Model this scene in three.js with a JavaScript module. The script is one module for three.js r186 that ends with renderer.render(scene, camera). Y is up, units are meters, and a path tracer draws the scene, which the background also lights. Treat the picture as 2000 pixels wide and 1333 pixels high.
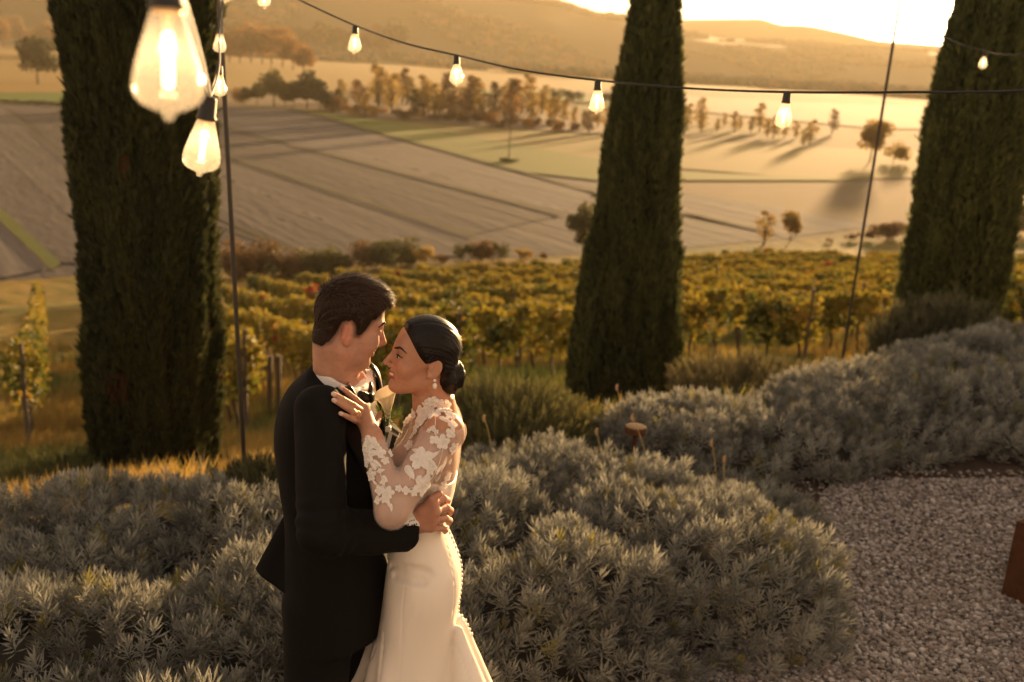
import * as THREE from 'three';
import { mergeGeometries } from 'three/addons/utils/BufferGeometryUtils.js';
import { RoundedBoxGeometry } from 'three/addons/geometries/RoundedBoxGeometry.js';

// ---------------------------------------------------------------- camera, sky, sun, haze, exposure
const scene = new THREE.Scene();
const PITCH = THREE.MathUtils.degToRad(15.8), ROLL = 0.06, EYE = 2.38, FOC = 1960;
const camera = new THREE.PerspectiveCamera(2 * Math.atan(666.5 / FOC) * 180 / Math.PI, 2000 / 1333, 0.1, 14000);
camera.position.set(0, EYE, 0);
camera.rotation.order = 'YXZ';
camera.rotation.set(-PITCH, 0, ROLL);
camera.focus = 2.5;
camera.userData.fStop = 3.2;
camera.updateMatrixWorld(true);

const SUN_AZ = 20.8 * Math.PI / 180, SUN_EL = 4.8 * Math.PI / 180;
const SUN = new THREE.Vector3(Math.sin(SUN_AZ) * Math.cos(SUN_EL), Math.sin(SUN_EL), -Math.cos(SUN_AZ) * Math.cos(SUN_EL));
{
  const W = 1024, Hh = 512, data = new Float32Array(W * Hh * 4), ss = THREE.MathUtils.smoothstep;
  for (let j = 0; j < Hh; j++) {
    const el = ((j + 0.5) / Hh - 0.5) * Math.PI;
    for (let i = 0; i < W; i++) {
      const az = ((i + 0.5) / W - 0.5) * 2 * Math.PI, x = Math.cos(az) * Math.cos(el), y = Math.sin(el), z = Math.sin(az) * Math.cos(el);
      const c = Math.min(1, x * SUN.x + y * SUN.y + z * SUN.z), a = Math.acos(c) * 180 / Math.PI, e = Math.max(0, el * 180 / Math.PI);
      const low = Math.exp(-e / 14), toward = Math.pow(0.5 + 0.5 * c, 2);
      const g1 = Math.exp(-a / 5) * 9, g2 = Math.exp(-a / 13) * 1.25, g3 = low * toward * 0.24, dusk = low * (1 - toward);
      const k = (j * W + i) * 4;
      data[k] = 0.084 + 0.08 * dusk + 1.0 * g3 + 1.0 * g2 + 1.0 * g1;
      data[k + 1] = 0.071 + 0.056 * dusk + 0.62 * g3 + 0.72 * g2 + 0.80 * g1;
      data[k + 2] = 0.064 + 0.040 * dusk + 0.26 * g3 + 0.38 * g2 + 0.48 * g1;
      data[k + 3] = 1;
    }
  }
  const sky = new THREE.DataTexture(data, W, Hh, THREE.RGBAFormat, THREE.FloatType);
  sky.mapping = THREE.EquirectangularReflectionMapping;
  sky.magFilter = THREE.LinearFilter;
  sky.needsUpdate = true;
  scene.background = sky;
  scene.environment = sky;
}
const sun = new THREE.DirectionalLight(new THREE.Color().setRGB(1, 0.61, 0.27), 5.0);
sun.position.copy(SUN).multiplyScalar(200);
sun.castShadow = true;
sun.shadow.radius = 4;
sun.shadow.mapSize.set(4096, 4096);
Object.assign(sun.shadow.camera, { left: -120, right: 120, top: 90, bottom: -90, near: 1, far: 600 });
sun.name = 'sun_light';
scene.add(sun);
scene.fog = new THREE.FogExp2(new THREE.Color().setRGB(1, 0.86, 0.58), 0.00013);
const renderer = new THREE.WebGLRenderer({ antialias: true });
renderer.toneMapping = THREE.LinearToneMapping;
renderer.toneMappingExposure = 6.1;
renderer.shadowMap.enabled = true;

// ---------------------------------------------------------------- helpers
let seed = 7;
const rnd = () => { seed = (seed + 0x6d2b79f5) | 0; let t = Math.imul(seed ^ (seed >>> 15), 1 | seed); t = (t + Math.imul(t ^ (t >>> 7), 61 | t)) ^ t; return ((t ^ (t >>> 14)) >>> 0) / 4294967296; };
const rr = (a, b) => a + (b - a) * rnd();
const V = (x, y, z) => new THREE.Vector3(x, y, z);
const { lerp, clamp, smoothstep } = THREE.MathUtils;
const hash = (x, y, z) => { let h = Math.imul(x | 0, 374761393) + Math.imul(y | 0, 668265263) + Math.imul(z | 0, 1274126177); h = Math.imul(h ^ (h >>> 13), 1274126177); return ((h ^ (h >>> 16)) >>> 0) / 4294967296; };
function noise(x, y, z = 0) {
  const ix = Math.floor(x), iy = Math.floor(y), iz = Math.floor(z); let fx = x - ix, fy = y - iy, fz = z - iz;
  fx = fx * fx * (3 - 2 * fx); fy = fy * fy * (3 - 2 * fy); fz = fz * fz * (3 - 2 * fz);
  const n = (a, b, c) => hash(ix + a, iy + b, iz + c);
  return lerp(lerp(lerp(n(0, 0, 0), n(1, 0, 0), fx), lerp(n(0, 1, 0), n(1, 1, 0), fx), fy), lerp(lerp(n(0, 0, 1), n(1, 0, 1), fx), lerp(n(0, 1, 1), n(1, 1, 1), fx), fy), fz) * 2 - 1;
}
const fbm = (x, y, z = 0, o = 4) => { let s = 0, a = 0.5; for (let i = 0; i < o; i++) { s += a * noise(x, y, z); x *= 2.03; y *= 2.03; z *= 2.03; a *= 0.5; } return s; };
const interp = (tb, t) => { if (t <= tb[0][0]) return tb[0][1]; for (let i = 1; i < tb.length; i++) if (t <= tb[i][0]) { const k = (t - tb[i - 1][0]) / (tb[i][0] - tb[i - 1][0]); return lerp(tb[i - 1][1], tb[i][1], k); } return tb[tb.length - 1][1]; };
// the camera's line of sight through a point of the 2000 x 1333 photograph, used to find where things stand
const CF = V(0, -Math.sin(PITCH), -Math.cos(PITCH)), CU0 = V(0, Math.cos(PITCH), -Math.sin(PITCH)), CR0 = V(1, 0, 0);
const CR = CR0.clone().multiplyScalar(Math.cos(ROLL)).addScaledVector(CU0, Math.sin(ROLL)), CU = CU0.clone().multiplyScalar(Math.cos(ROLL)).addScaledVector(CR0, -Math.sin(ROLL));
const ray = (x, y) => CF.clone().addScaledVector(CR, (x - 1000) / FOC).addScaledVector(CU, -(y - 666.5) / FOC);
const at = (x, y, d) => { const v = ray(x, y); return v.multiplyScalar(-d / v.z).add(V(0, EYE, 0)); };
const onY = (x, y, h) => { const v = ray(x, y); return v.multiplyScalar((h - EYE) / v.y).add(V(0, EYE, 0)); };
const azel = (x, y) => { const v = ray(x, y); return [Math.atan2(v.x, -v.z), Math.atan2(v.y, Math.hypot(v.x, v.z))]; };
const col = (r, g, b) => new THREE.Color().setRGB(r, g, b);
const mat = (c, roughness = 0.9, o = {}) => new THREE.MeshPhysicalMaterial({ color: Array.isArray(c) ? col(...c) : c, roughness, ...o });
const leafMat = (c, o = {}) => new THREE.MeshPhysicalMaterial({ color: col(...c), roughness: 0.9, transmission: 0.4, thickness: 0, side: THREE.DoubleSide, specularIntensity: 0.4, ...o });
const taken = new Map();
function numbered(n) { const k = taken.get(n) ?? 0; taken.set(n, k + 1); return k ? n + '_' + String(k).padStart(3, '0') : n; }
function tag(o, label, category, group) { o.userData.label = label; if (category) o.userData.category = category; if (group) o.userData.group = group; return o; }
const shade = (o) => { o.traverse((m) => { if (m.isMesh) { m.castShadow = true; m.receiveShadow = true; } }); return o; };
function add(o) { scene.add(shade(o)); return o; }
function thing(name, label, category, p = V(0, 0, 0), group) { const o = new THREE.Group(); o.name = numbered(name); o.position.copy(p); tag(o, label, category, group); scene.add(o); return o; }
function part(name, geo, m, parent, stuff) { const o = new THREE.Mesh(geo, m); o.name = parent === scene ? numbered(name) : name; o.castShadow = o.receiveShadow = true; if (stuff) o.userData.kind = 'stuff'; parent.add(o); return o; }
function struct(name, geo, m) { const o = part(name, geo, m, scene); o.userData.kind = 'structure'; return o; }
function instances(name, geo, m, list, parent, stuff = true) {   // list: {p, q, s (Vector3 or number), c}
  const o = new THREE.InstancedMesh(geo, m, list.length), M = new THREE.Matrix4(), S = V(1, 1, 1);
  list.forEach((e, i) => { typeof e.s === 'number' ? S.setScalar(e.s) : S.copy(e.s); o.setMatrixAt(i, M.compose(e.p, e.q, S)); if (e.c) o.setColorAt(i, e.c); });
  o.name = parent === scene ? numbered(name) : name; o.castShadow = o.receiveShadow = true; if (stuff) o.userData.kind = 'stuff';
  parent.add(o); return o;
}
const UPV = V(0, 1, 0);
const aim = (dir, spin) => new THREE.Quaternion().setFromUnitVectors(UPV, dir).multiply(new THREE.Quaternion().setFromAxisAngle(UPV, spin));
function tri(verts, normals) { const g = new THREE.BufferGeometry(); g.setAttribute('position', new THREE.Float32BufferAttribute(verts, 3)); if (normals) g.setAttribute('normal', new THREE.Float32BufferAttribute(normals, 3)); else g.computeVertexNormals(); return g; }
function tube(pts, r, seg = 40, rad = 6) { return new THREE.TubeGeometry(new THREE.CatmullRomCurve3(pts), seg, r, rad, false); }
function rod(a, b, r, r2 = r, n = 8) { const d = b.clone().sub(a), L = d.length(), g = new THREE.CylinderGeometry(r2, r, L, n, 1); g.translate(0, L / 2, 0); g.applyQuaternion(new THREE.Quaternion().setFromUnitVectors(UPV, d.normalize())); g.translate(a.x, a.y, a.z); return g; }
function noiseTex(w, h, f, srgb = false) {   // f(u, v) -> [r, g, b] in 0..1
  const d = new Uint8Array(w * h * 4);
  for (let j = 0; j < h; j++) for (let i = 0; i < w; i++) { const c = f(i / w, j / h), k = (j * w + i) * 4; d[k] = c[0] * 255; d[k + 1] = c[1] * 255; d[k + 2] = c[2] * 255; d[k + 3] = 255; }
  const t = new THREE.DataTexture(d, w, h); t.wrapS = t.wrapT = THREE.RepeatWrapping; t.magFilter = t.minFilter = THREE.LinearFilter; if (srgb) t.colorSpace = THREE.SRGBColorSpace; t.needsUpdate = true; return t;
}
const pn = (u, v, n, s = 0) => { let a = 0; const w = (x, m) => ((x % m) + m) % m; const X = u * n, Y = v * n, ix = Math.floor(X), iy = Math.floor(Y); let fx = X - ix, fy = Y - iy; fx = fx * fx * (3 - 2 * fx); fy = fy * fy * (3 - 2 * fy); const q = (i, j) => hash(w(ix + i, n), w(iy + j, n), s); a = lerp(lerp(q(0, 0), q(1, 0), fx), lerp(q(0, 1), q(1, 1), fx), fy); return a; };

// ---------------------------------------------------------------- terrain
const SLOPE = [[-99, 0], [5.8, 0], [7, -0.45], [9, -1.3], [12, -2.4], [16, -3.5], [20, -4.5], [28, -6.4], [60, -12.8], [100, -19.2], [112, -19.95], [120, -20], [99999, -20]];
const R1 = [[[-1600, -80]], [[-600, -130]], [[-300, -120]], [[0, -110]], [[300, -80]], [[600, -45]], [[800, -16]], [[930, -4]], [[1090, 8]], [[1160, 30]], [[1250, 38]], [[1330, 62]], [[1400, 74]], [[1540, 82]], [[1700, 95]], [[2000, 115]], [[2600, 120]]].map(([[x, y]]) => azel(x, y));
const R2 = [[-1600, -60], [0, -60], [900, 20], [1150, 46], [1340, 38], [1490, 36], [1520, 47], [1580, 50], [1650, 64], [1720, 80], [2000, 100], [2600, 110]].map(([x, y]) => azel(x, y));
function hills(x, z) {
  const r = Math.hypot(x, z), a = Math.atan2(x, -z); if (r < 1500) return 0;
  const rt = smoothstep(a, -0.25, 0.3), D1 = lerp(2500, 4200, rt), k1 = smoothstep(r, lerp(1500, 2300, rt), D1) * (1 - 0.6 * smoothstep(r, D1 + 100, D1 + 1500)), k2 = smoothstep(r, 4700, 6000);
  const e1 = interp(R1, a), e2 = interp(R2, a), lump = fbm(x / 620, z / 620, 3.3) * 0.55 * k1 * (1 - k1) * 4;
  const h1 = k1 * (Math.tan(e1) * D1 + 22) * (1 + lump * 0.5) + lump * 38, h2 = k2 * (Math.tan(e2) * 6000 + 22);
  return Math.max(h1, h2, 0);
}
function ground(x, z) {
  const t = -z - 0.55 * x;
  let y = interp(SLOPE, t);
  const far = smoothstep(t, 6.5, 9);
  if (t < 130) y += far * (1 - smoothstep(t, 95, 120)) * (fbm(x * 0.35, z * 0.35, 1) * 0.16);
  return y + hills(x, z);
}
function landing(px, py) { const v = ray(px, py); v.multiplyScalar(-1 / v.z); for (let d = 2; d < 9000; d *= 1.002) if (EYE + v.y * d < ground(v.x * d, -d)) return V(v.x * d, ground(v.x * d, -d), -d); return null; }

{
  const ds = []; for (let d = -14; d < 3; d += 0.6) ds.push(d); for (let d = 3; d < 130;) { ds.push(d); d += clamp(d * 0.025, 0.12, 0.9); } for (let d = 130; d < 8000; d *= 1.022) ds.push(d);
  const N = 230, pos = [], cols = [], idx = [], uv = [], c = new THREE.Color();
  ds.forEach((d, j) => {
    for (let i = 0; i <= N; i++) {
      const u = i / N * 2 - 1, w = u * (0.6 + 0.4 * u * u) * (12 + 1.15 * Math.max(0, d)), x = w + Math.max(0, d) * 0.1, z = -d, t = d - 0.55 * x;
      pos.push(x, ground(x, z), z); uv.push(x / 1.5, z / 1.5);
      const n1 = fbm(x * 0.11, z * 0.11, 5), n2 = fbm(x * 1.7, z * 1.7, 9, 3), r = Math.hypot(x, z);
      if (t < 5.4) c.setRGB(0.075, 0.055, 0.04);
      else if (t < 118) { const k = clamp(0.5 + n1 * 1.1 + n2 * 0.7, 0, 1); c.setRGB(lerp(0.10, 0.30, k), lerp(0.10, 0.20, k), lerp(0.025, 0.06, k)); }
      else if (r < 1700) { const k = clamp(0.5 + fbm(x * 0.012, z * 0.03, 2) * 1.4, 0, 1); c.setRGB(lerp(0.19, 0.15, k), lerp(0.14, 0.125, k), lerp(0.085, 0.05, k)); }
      else { const k = smoothstep(fbm(x / 330, z / 260, 12, 5), -0.12, 0.08); c.setRGB(lerp(0.03, 0.075, k), lerp(0.028, 0.063, k), lerp(0.016, 0.033, k)); }
      cols.push(c.r, c.g, c.b);
    }
    if (j) for (let i = 0; i < N; i++) { const a = (j - 1) * (N + 1) + i, b = a + N + 1; idx.push(a, a + 1, b, b, a + 1, b + 1); }
  });
  const g = new THREE.BufferGeometry();
  g.setAttribute('position', new THREE.Float32BufferAttribute(pos, 3)); g.setAttribute('color', new THREE.Float32BufferAttribute(cols, 3)); g.setAttribute('uv', new THREE.Float32BufferAttribute(uv, 2));
  g.setIndex(idx); g.computeVertexNormals();
  const rough = noiseTex(256, 256, (u, v) => { const k = 0.5 * pn(u, v, 16, 1) + 0.3 * pn(u, v, 40, 2) + 0.2 * pn(u, v, 110, 3); const l = 0.55 + 0.45 * k; return [l, l, l]; });
  const bump = noiseTex(256, 256, (u, v) => { const k = 0.5 * pn(u, v, 12, 4) + 0.3 * pn(u, v, 50, 5) + 0.2 * pn(u, v, 120, 6); return [k, k, k]; });
  struct('ground', g, new THREE.MeshPhysicalMaterial({ vertexColors: true, roughness: 1, specularIntensity: 0.1, map: rough, bumpMap: bump, bumpScale: 0.03 }));
}

// ploughed strips, ditches and meadows on the valley floor
const FLAT = -20;
const furrow = noiseTex(512, 512, (u, v) => { const l = 0.60 + 0.16 * pn(u, v * 0.0 + 0.5, 24, 1) + 0.10 * pn(u, v * 0.0 + 0.5, 90, 5) + 0.16 * pn(u, v, 6, 2) + 0.12 * pn(u, v, 60, 7); return [l, l, l]; });
const furrowBump = noiseTex(256, 256, (u, v) => { const k = 0.3 * pn(u, 0.5, 40, 8) + 0.3 * pn(u, v * 0.2, 20, 9) + 0.4 * pn(u, v, 70, 3); return [k, k, k]; });
const ALONG = V(66, 0, -(-101)).set(-66, 0, -101).normalize();   // the way the strips run, away to the left
let layer = 0;
function sheet(name, px, c, lift, textured = true) {
  lift += 0.012 * layer++;
  const P = px.map(([x, y]) => { const p = onY(x, y, FLAT + lift); return p; });
  const sh = new THREE.Shape(P.map((p) => new THREE.Vector2(p.x, -p.z))), g = new THREE.ShapeGeometry(sh);
  g.rotateX(-Math.PI / 2); g.translate(0, FLAT + lift, 0);
  const a = g.attributes.position, uv = g.attributes.uv;
  for (let i = 0; i < a.count; i++) { const x = a.getX(i), z = a.getZ(i); uv.setXY(i, (x * -ALONG.z + z * ALONG.x) / 40, (x * ALONG.x + z * ALONG.z) / 160); }
  g.computeVertexNormals();
  return struct(name, g, new THREE.MeshPhysicalMaterial({ color: col(...c), roughness: 1, specularIntensity: 0.1, map: textured ? furrow : null, bumpMap: textured ? furrowBump : null, bumpScale: 0.10 }));
}
const PLOUGH = [0.10, 0.087, 0.078];
// bounding lines of the strips in the photograph: [near-left end, far-right end]
sheet('field', [[-900, 205], [300, 203], [575, 214], [1161, 374], [1600, 480], [1780, 470], [1720, 440], [1500, 470], [1350, 483], [1000, 505], [440, 520], [0, 549], [-500, 570]].slice(0, 13), PLOUGH, 0.05);
const STRIP = [[0.115, 0.10, 0.089], [0.074, 0.064, 0.057], [0.095, 0.082, 0.073], [0.07, 0.06, 0.053], [0.10, 0.087, 0.078]];
sheet('field', [[580, 222], [1161, 378], [1098, 416], [451, 250], [300, 212]], STRIP[0], 0.10);
sheet('field', [[451, 253], [1098, 421], [925, 458], [455, 311], [330, 268], [290, 218]], STRIP[1], 0.10);
sheet('field', [[452, 316], [925, 463], [900, 500], [620, 505], [458, 438], [330, 395], [300, 300]], STRIP[2], 0.10);
sheet('field', [[452, 444], [600, 508], [440, 518], [340, 520], [300, 420]], STRIP[3], 0.10);
sheet('field', [[20, 212], [135, 208], [330, 380], [300, 500], [240, 400]], STRIP[1], 0.10);
sheet('field', [[-300, 215], [8, 212], [215, 375], [250, 520], [115, 512], [0, 405], [-200, 300]], STRIP[4], 0.10);
sheet('field', [[-300, 320], [0, 432], [100, 525], [0, 543], [-300, 565]], STRIP[0], 0.10);
sheet('meadow', [[575, 212], [650, 224], [900, 243], [1180, 262], [1500, 285], [2000, 300], [2000, 345], [1600, 350], [1340, 330], [1165, 330], [900, 285], [720, 250]], [0.165, 0.135, 0.05], 0.08, false);
sheet('meadow', [[600, 216], [760, 238], [1165, 310], [1340, 335], [1700, 352], [1165, 352], [1000, 333], [700, 250]], [0.115, 0.125, 0.035], 0.14, false);
const ditchMat = [0.07, 0.065, 0.03];
const ditch = (a, b, w) => sheet('ditch', [[a[0], a[1] - w / 2], [b[0], b[1] - w], [b[0], b[1] + w], [a[0], a[1] + w / 2]], ditchMat, 0.16, false);
ditch([560, 209], [1165, 375], 2.0); ditch([1340, 414], [1520, 452], 2.2); ditch([445, 249], [1100, 419], 2.2); ditch([440, 306], [930, 462], 2.6); ditch([440, 432], [612, 506], 3.0); ditch([10, 208], [240, 400], 2.6);
sheet('ditch', [[-40, 385], [0, 405], [118, 514], [100, 526], [0, 432], [-40, 405]], [0.09, 0.10, 0.03], 0.16, false);
// bands of crops, stubble and grass farther out on the plain
const BAND = { gold: [0.21, 0.14, 0.042], green: [0.075, 0.115, 0.022], dark: [0.06, 0.07, 0.025], brown: [0.16, 0.115, 0.08], pale: [0.17, 0.13, 0.088] };
[['green', [[-200, 160], [140, 180], [140, 190], [300, 194], [300, 203], [-200, 192]]], ['pale', [[-200, 118], [60, 124], [300, 140], [300, 166], [60, 158], [-200, 150]]], ['brown', [[-200, 90], [120, 96], [300, 104], [300, 122], [60, 118], [-200, 112]]],
  ['green', [[445, 133], [560, 136], [640, 150], [640, 166], [445, 160]]], ['brown', [[445, 112], [600, 112], [640, 128], [520, 131], [445, 128]]],
  ['gold', [[600, 103], [760, 106], [1000, 116], [1230, 138], [1230, 148], [900, 126], [600, 112]]], ['green', [[610, 118], [830, 126], [1000, 140], [1230, 158], [1230, 172], [900, 150], [610, 131]]], ['brown', [[620, 134], [800, 142], [1000, 158], [1230, 180], [1230, 190], [900, 166], [620, 143]]],
  ['green', [[630, 146], [800, 152], [1100, 178], [1230, 196], [1230, 208], [900, 178], [640, 158]]], ['gold', [[1340, 140], [1800, 158], [2200, 160], [2200, 170], [1800, 172], [1340, 160]]], ['pale', [[1340, 188], [1700, 205], [2200, 215], [2200, 260], [1700, 250], [1340, 215]]], ['pale', [[660, 196], [1000, 215], [1230, 235], [1340, 250], [1340, 275], [1180, 262], [900, 243], [650, 222]]],
].forEach(([k, p]) => sheet(k === 'green' ? 'meadow' : 'field', p, BAND[k], 0.12, false));
// ---------------------------------------------------------------- trees and shrubs of the valley
const barkMat = mat([0.09, 0.065, 0.045], 0.95);
// crown of many small leaf clumps spread through a few overlapping lobes; unit height, trunk base at the origin
function crownGeo(kind, n) {
  const pos = [], lobes = [];
  if (kind === 'round') { for (let i = 0; i < 9; i++) { const a = rnd() * 6.28, r = rr(0.05, 0.26); lobes.push([Math.cos(a) * r, rr(0.36, 0.78), Math.sin(a) * r, rr(0.13, 0.24)]); } }
  else if (kind === 'tall') { for (let i = 0; i < 8; i++) { const y = 0.2 + 0.75 * (i + 0.5) / 8, a = rnd() * 6.28; lobes.push([Math.cos(a) * 0.05, y, Math.sin(a) * 0.05, 0.06 + 0.10 * Math.sin(Math.PI * Math.min(1, y * 0.95 + 0.1)) * rr(0.7, 1.3)]); } }
  else { for (let i = 0; i < 10; i++) { const a = rnd() * 6.28, r = rr(0.1, 0.6); lobes.push([Math.cos(a) * r, rr(0.25, 0.7), Math.sin(a) * r, rr(0.2, 0.36)]); } }
  for (let k = 0; k < n; k++) {
    const L = lobes[Math.floor(rnd() * lobes.length)], d = V(rr(-1, 1), rr(-1, 1), rr(-1, 1)).normalize().multiplyScalar(L[3] * Math.pow(rnd(), 0.35));
    const c = V(L[0], L[1], L[2]).add(d), s = kind === 'tall' ? rr(0.018, 0.04) : rr(0.022, 0.05);
    const a = V(rr(-1, 1), rr(-1, 1), rr(-1, 1)).normalize(), b = V(rr(-1, 1), rr(-1, 1), rr(-1, 1)).cross(a).normalize();
    for (const [p, q] of [[1, 0], [-0.4, 0.9], [-0.6, -0.8], [1, 0], [-0.6, -0.8], [0.5, -1.1]]) pos.push(c.x + (a.x * p + b.x * q) * s, c.y + (a.y * p + b.y * q) * s, c.z + (a.z * p + b.z * q) * s);
  }
  return tri(pos);
}
function trunkGeo(kind) {
  const gs = [rod(V(0, -0.03, 0), V(0.005, 0.34, 0), 0.022, 0.014, 7)];
  for (let i = 0; i < 5; i++) { const a = i * 1.3 + rnd(); gs.push(rod(V(0.003, rr(0.2, 0.34), 0), V(Math.cos(a) * (kind === 'tall' ? 0.05 : 0.2), rr(0.5, 0.75), Math.sin(a) * (kind === 'tall' ? 0.05 : 0.2)), 0.010, 0.003, 5)); }
  return mergeGeometries(gs);
}
const CROWN = {}, TRUNK = {};
for (const k of ['round', 'tall', 'bush']) { CROWN[k] = [0, 1, 2, 3].map(() => crownGeo(k, k === 'tall' ? 330 : 1300)); TRUNK[k] = [0, 1].map(() => trunkGeo(k)); }
const LEAF = { orange: leafMat([0.22, 0.115, 0.03]), gold: leafMat([0.27, 0.185, 0.05], { transmission: 0.5 }), green: leafMat([0.09, 0.085, 0.03]), dark: leafMat([0.05, 0.052, 0.022]), brown: leafMat([0.14, 0.085, 0.035]) };
const TH = ['first', 'second', 'third', 'fourth', 'fifth', 'sixth', 'seventh', 'eighth', 'ninth', 'tenth', 'eleventh', 'twelfth', 'thirteenth', 'fourteenth', 'fifteenth', 'sixteenth', 'seventeenth', 'eighteenth', 'nineteenth', 'twentieth', 'twenty-first', 'twenty-second', 'twenty-third', 'twenty-fourth', 'twenty-fifth', 'twenty-sixth', 'twenty-seventh', 'twenty-eighth', 'twenty-ninth', 'thirtieth'], counted = new Map();
function tree(px, py, hpx, kind, leaf, label, category, group, wide = 1, name) {
  if (group) { const k = counted.get(group) ?? 0; counted.set(group, k + 1); label += ', ' + TH[k] + ' from the left'; }
  const p = onY(px, py, FLAT), D = p.clone().sub(V(0, EYE, 0)).dot(CF), h = hpx * D / FOC;
  if (p.z < -2600 || p.z > -60) p.copy(landing(px, py));
  const t = thing(name ?? (kind === 'bush' ? 'bush' : 'tree'), label, category ?? (kind === 'bush' ? 'bush' : 'tree'), p, group);
  const c = part('crown', CROWN[kind][Math.floor(rnd() * 4)], LEAF[leaf], t, true), k = part('trunk', TRUNK[kind][Math.floor(rnd() * 2)], barkMat, t);
  c.scale.set(h * wide, h, h * wide); c.rotation.y = rnd() * 6; k.scale.copy(c.scale); k.rotation.y = c.rotation.y;
  return t;
}
tree(74, 166, 98, 'round', 'dark', 'large round russet tree standing alone in the field left of the big cypress', 'tree', null, 1.3);
tree(1140, 505, 115, 'round', 'green', 'leafy green tree half hidden behind the left edge of the middle cypress', 'tree', null, 1.0);
tree(1492, 478, 68, 'tall', 'gold', 'left and more slender of two young trees side by side below the ploughed field', 'tree', null, 1.7);
tree(1543, 474, 66, 'round', 'gold', 'right and rounder of two young trees side by side below the ploughed field', 'tree', null, 0.95);
tree(1700, 315, 86, 'round', 'gold', 'dim rounded tree in the golden haze just left of the leaning right pole', 'tree', null, 0.95);
tree(1745, 318, 52, 'bush', 'gold', 'low dim tree in the haze between the right pole and the right cypress', 'tree', null, 0.8);
tree(1625, 262, 50, 'tall', 'brown', 'thin hazy tree standing alone right of the fourth hanging bulb', 'tree', null, 1.3);
// the big russet wood behind the near pole and its dark trees
[[448, 122, 70], [468, 124, 62], [490, 124, 84], [512, 126, 70], [530, 128, 80], [552, 132, 66], [572, 138, 66], [592, 146, 62]].forEach(([x, y, h]) => tree(x, y, h, 'round', 'orange', 'tall russet tree of the wood behind the near pole', 'tree', 'russet trees of the wood', 1.2));
[[478, 206, 40], [502, 206, 48], [535, 209, 76], [556, 210, 50], [574, 211, 56], [600, 213, 76], [626, 216, 62], [650, 218, 44]].forEach(([x, y, h]) => tree(x, y, h, 'round', x < 560 ? 'green' : 'dark', 'dark green tree before the russet wood', 'tree', 'dark trees at the field edge', 1.05));
[[470, 205, 34], [645, 216, 30], [655, 220, 36], [668, 214, 26]].forEach(([x, y, h]) => tree(x, y, h, 'bush', 'brown', 'brown bush beside the dark trees at the field edge', 'bush', 'brown bushes at the field edge', 0.8));
// the golden row across the middle of the valley
for (let i = 0; i < 29; i++) { const x = 672 + i * 14.6 + rr(-9, 9), y = 222 + (x - 680) * 0.062 + rr(-26, 6); tree(x, y, rr(38, 84), 'tall', i % 6 === 2 ? 'brown' : i % 7 === 1 ? 'orange' : 'gold', 'slender golden tree in the long valley row', 'tree', 'golden trees of the valley row', rr(1.3, 2.1)); }
for (let i = 0; i < 20; i++) tree(680 + i * 23 + rr(-8, 8), 226 + i * 1.6 + rr(-8, 4), rr(16, 30), 'bush', i % 3 ? 'brown' : 'orange', 'low russet bush under the long valley row', 'bush', 'low bushes under the valley row', 1.3);
tree(912, 242, 95, 'tall', 'brown', 'tall olive brown tree below the second bulb of the long string', 'tree', null, 1.4);
tree(995, 252, 96, 'tall', 'brown', 'slim brown tree with a bare stem right of centre in the golden row', 'tree', null, 1.2);
tree(810, 232, 58, 'tall', 'dark', 'dark narrow tree at the front of the golden row', 'tree', null, 1.5);
for (let i = 0; i < 7; i++) { const x = 1075 + i * 22 + rr(-5, 5); tree(x, 240 + i * 3.5 + rr(-4, 4), rr(34, 52), 'tall', 'gold', 'small golden tree just left of the middle cypress', 'tree', 'small golden trees beyond the middle cypress', 1.5); }
tree(1150, 262, 48, 'tall', 'brown', 'brown tree just below the third bulb of the long string', 'tree', null, 1.5);
for (let i = 0; i < 15; i++) { const x = 1342 + i * 17 + rr(-9, 9); tree(x, 252 + i * 2 + rr(-12, 8), rr(26, 58), 'tall', 'gold', 'hazy golden tree right of the middle cypress', 'tree', 'hazy golden trees right of the middle cypress', 1.5); }
// dark hedges and clumps farther out
[[1010, 122, 14], [1035, 124, 12], [1090, 152, 22], [1090, 196, 24], [1120, 198, 28], [1140, 156, 22], [1180, 200, 26], [1195, 200, 22]].forEach(([x, y, h]) => tree(x, y, h, 'bush', 'dark', 'dark clump on the far plain left of the middle cypress', 'tree', 'dark clumps on the far plain', 1.1));
[[5, 92, 60], [30, 92, 66], [60, 94, 40], [95, 98, 58], [118, 100, 44]].forEach(([x, y, h], i) => tree(x, y, h, 'round', i % 2 ? 'brown' : 'orange', 'russet tree of the far left wood', 'tree', 'russet trees of the far left wood', 1.2));
for (let i = 0; i < 16; i++) tree(455 + i * 21 + rr(-6, 6), 92 + i * 1.2 + rr(-3, 3), rr(14, 30), 'round', i % 3 ? 'brown' : 'dark', 'dim tree at the foot of the hills', 'tree', 'dim trees at the foot of the hills', 1.3);
for (let i = 0; i < 8; i++) tree(660 + i * 13, 112 + i * 0.8, rr(5, 8), 'bush', 'dark', 'low dark bush of the far field hedge', 'bush', 'low bushes of the far hedge', 1.6);
for (let i = 0; i < 22; i++) tree(-20 + i * 9, 201 + i * 0.4, rr(7, 12), 'bush', 'dark', 'low hedge bush left of the big cypress', 'bush', 'low bushes of the hedge left of the big cypress', 1.5);
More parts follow.
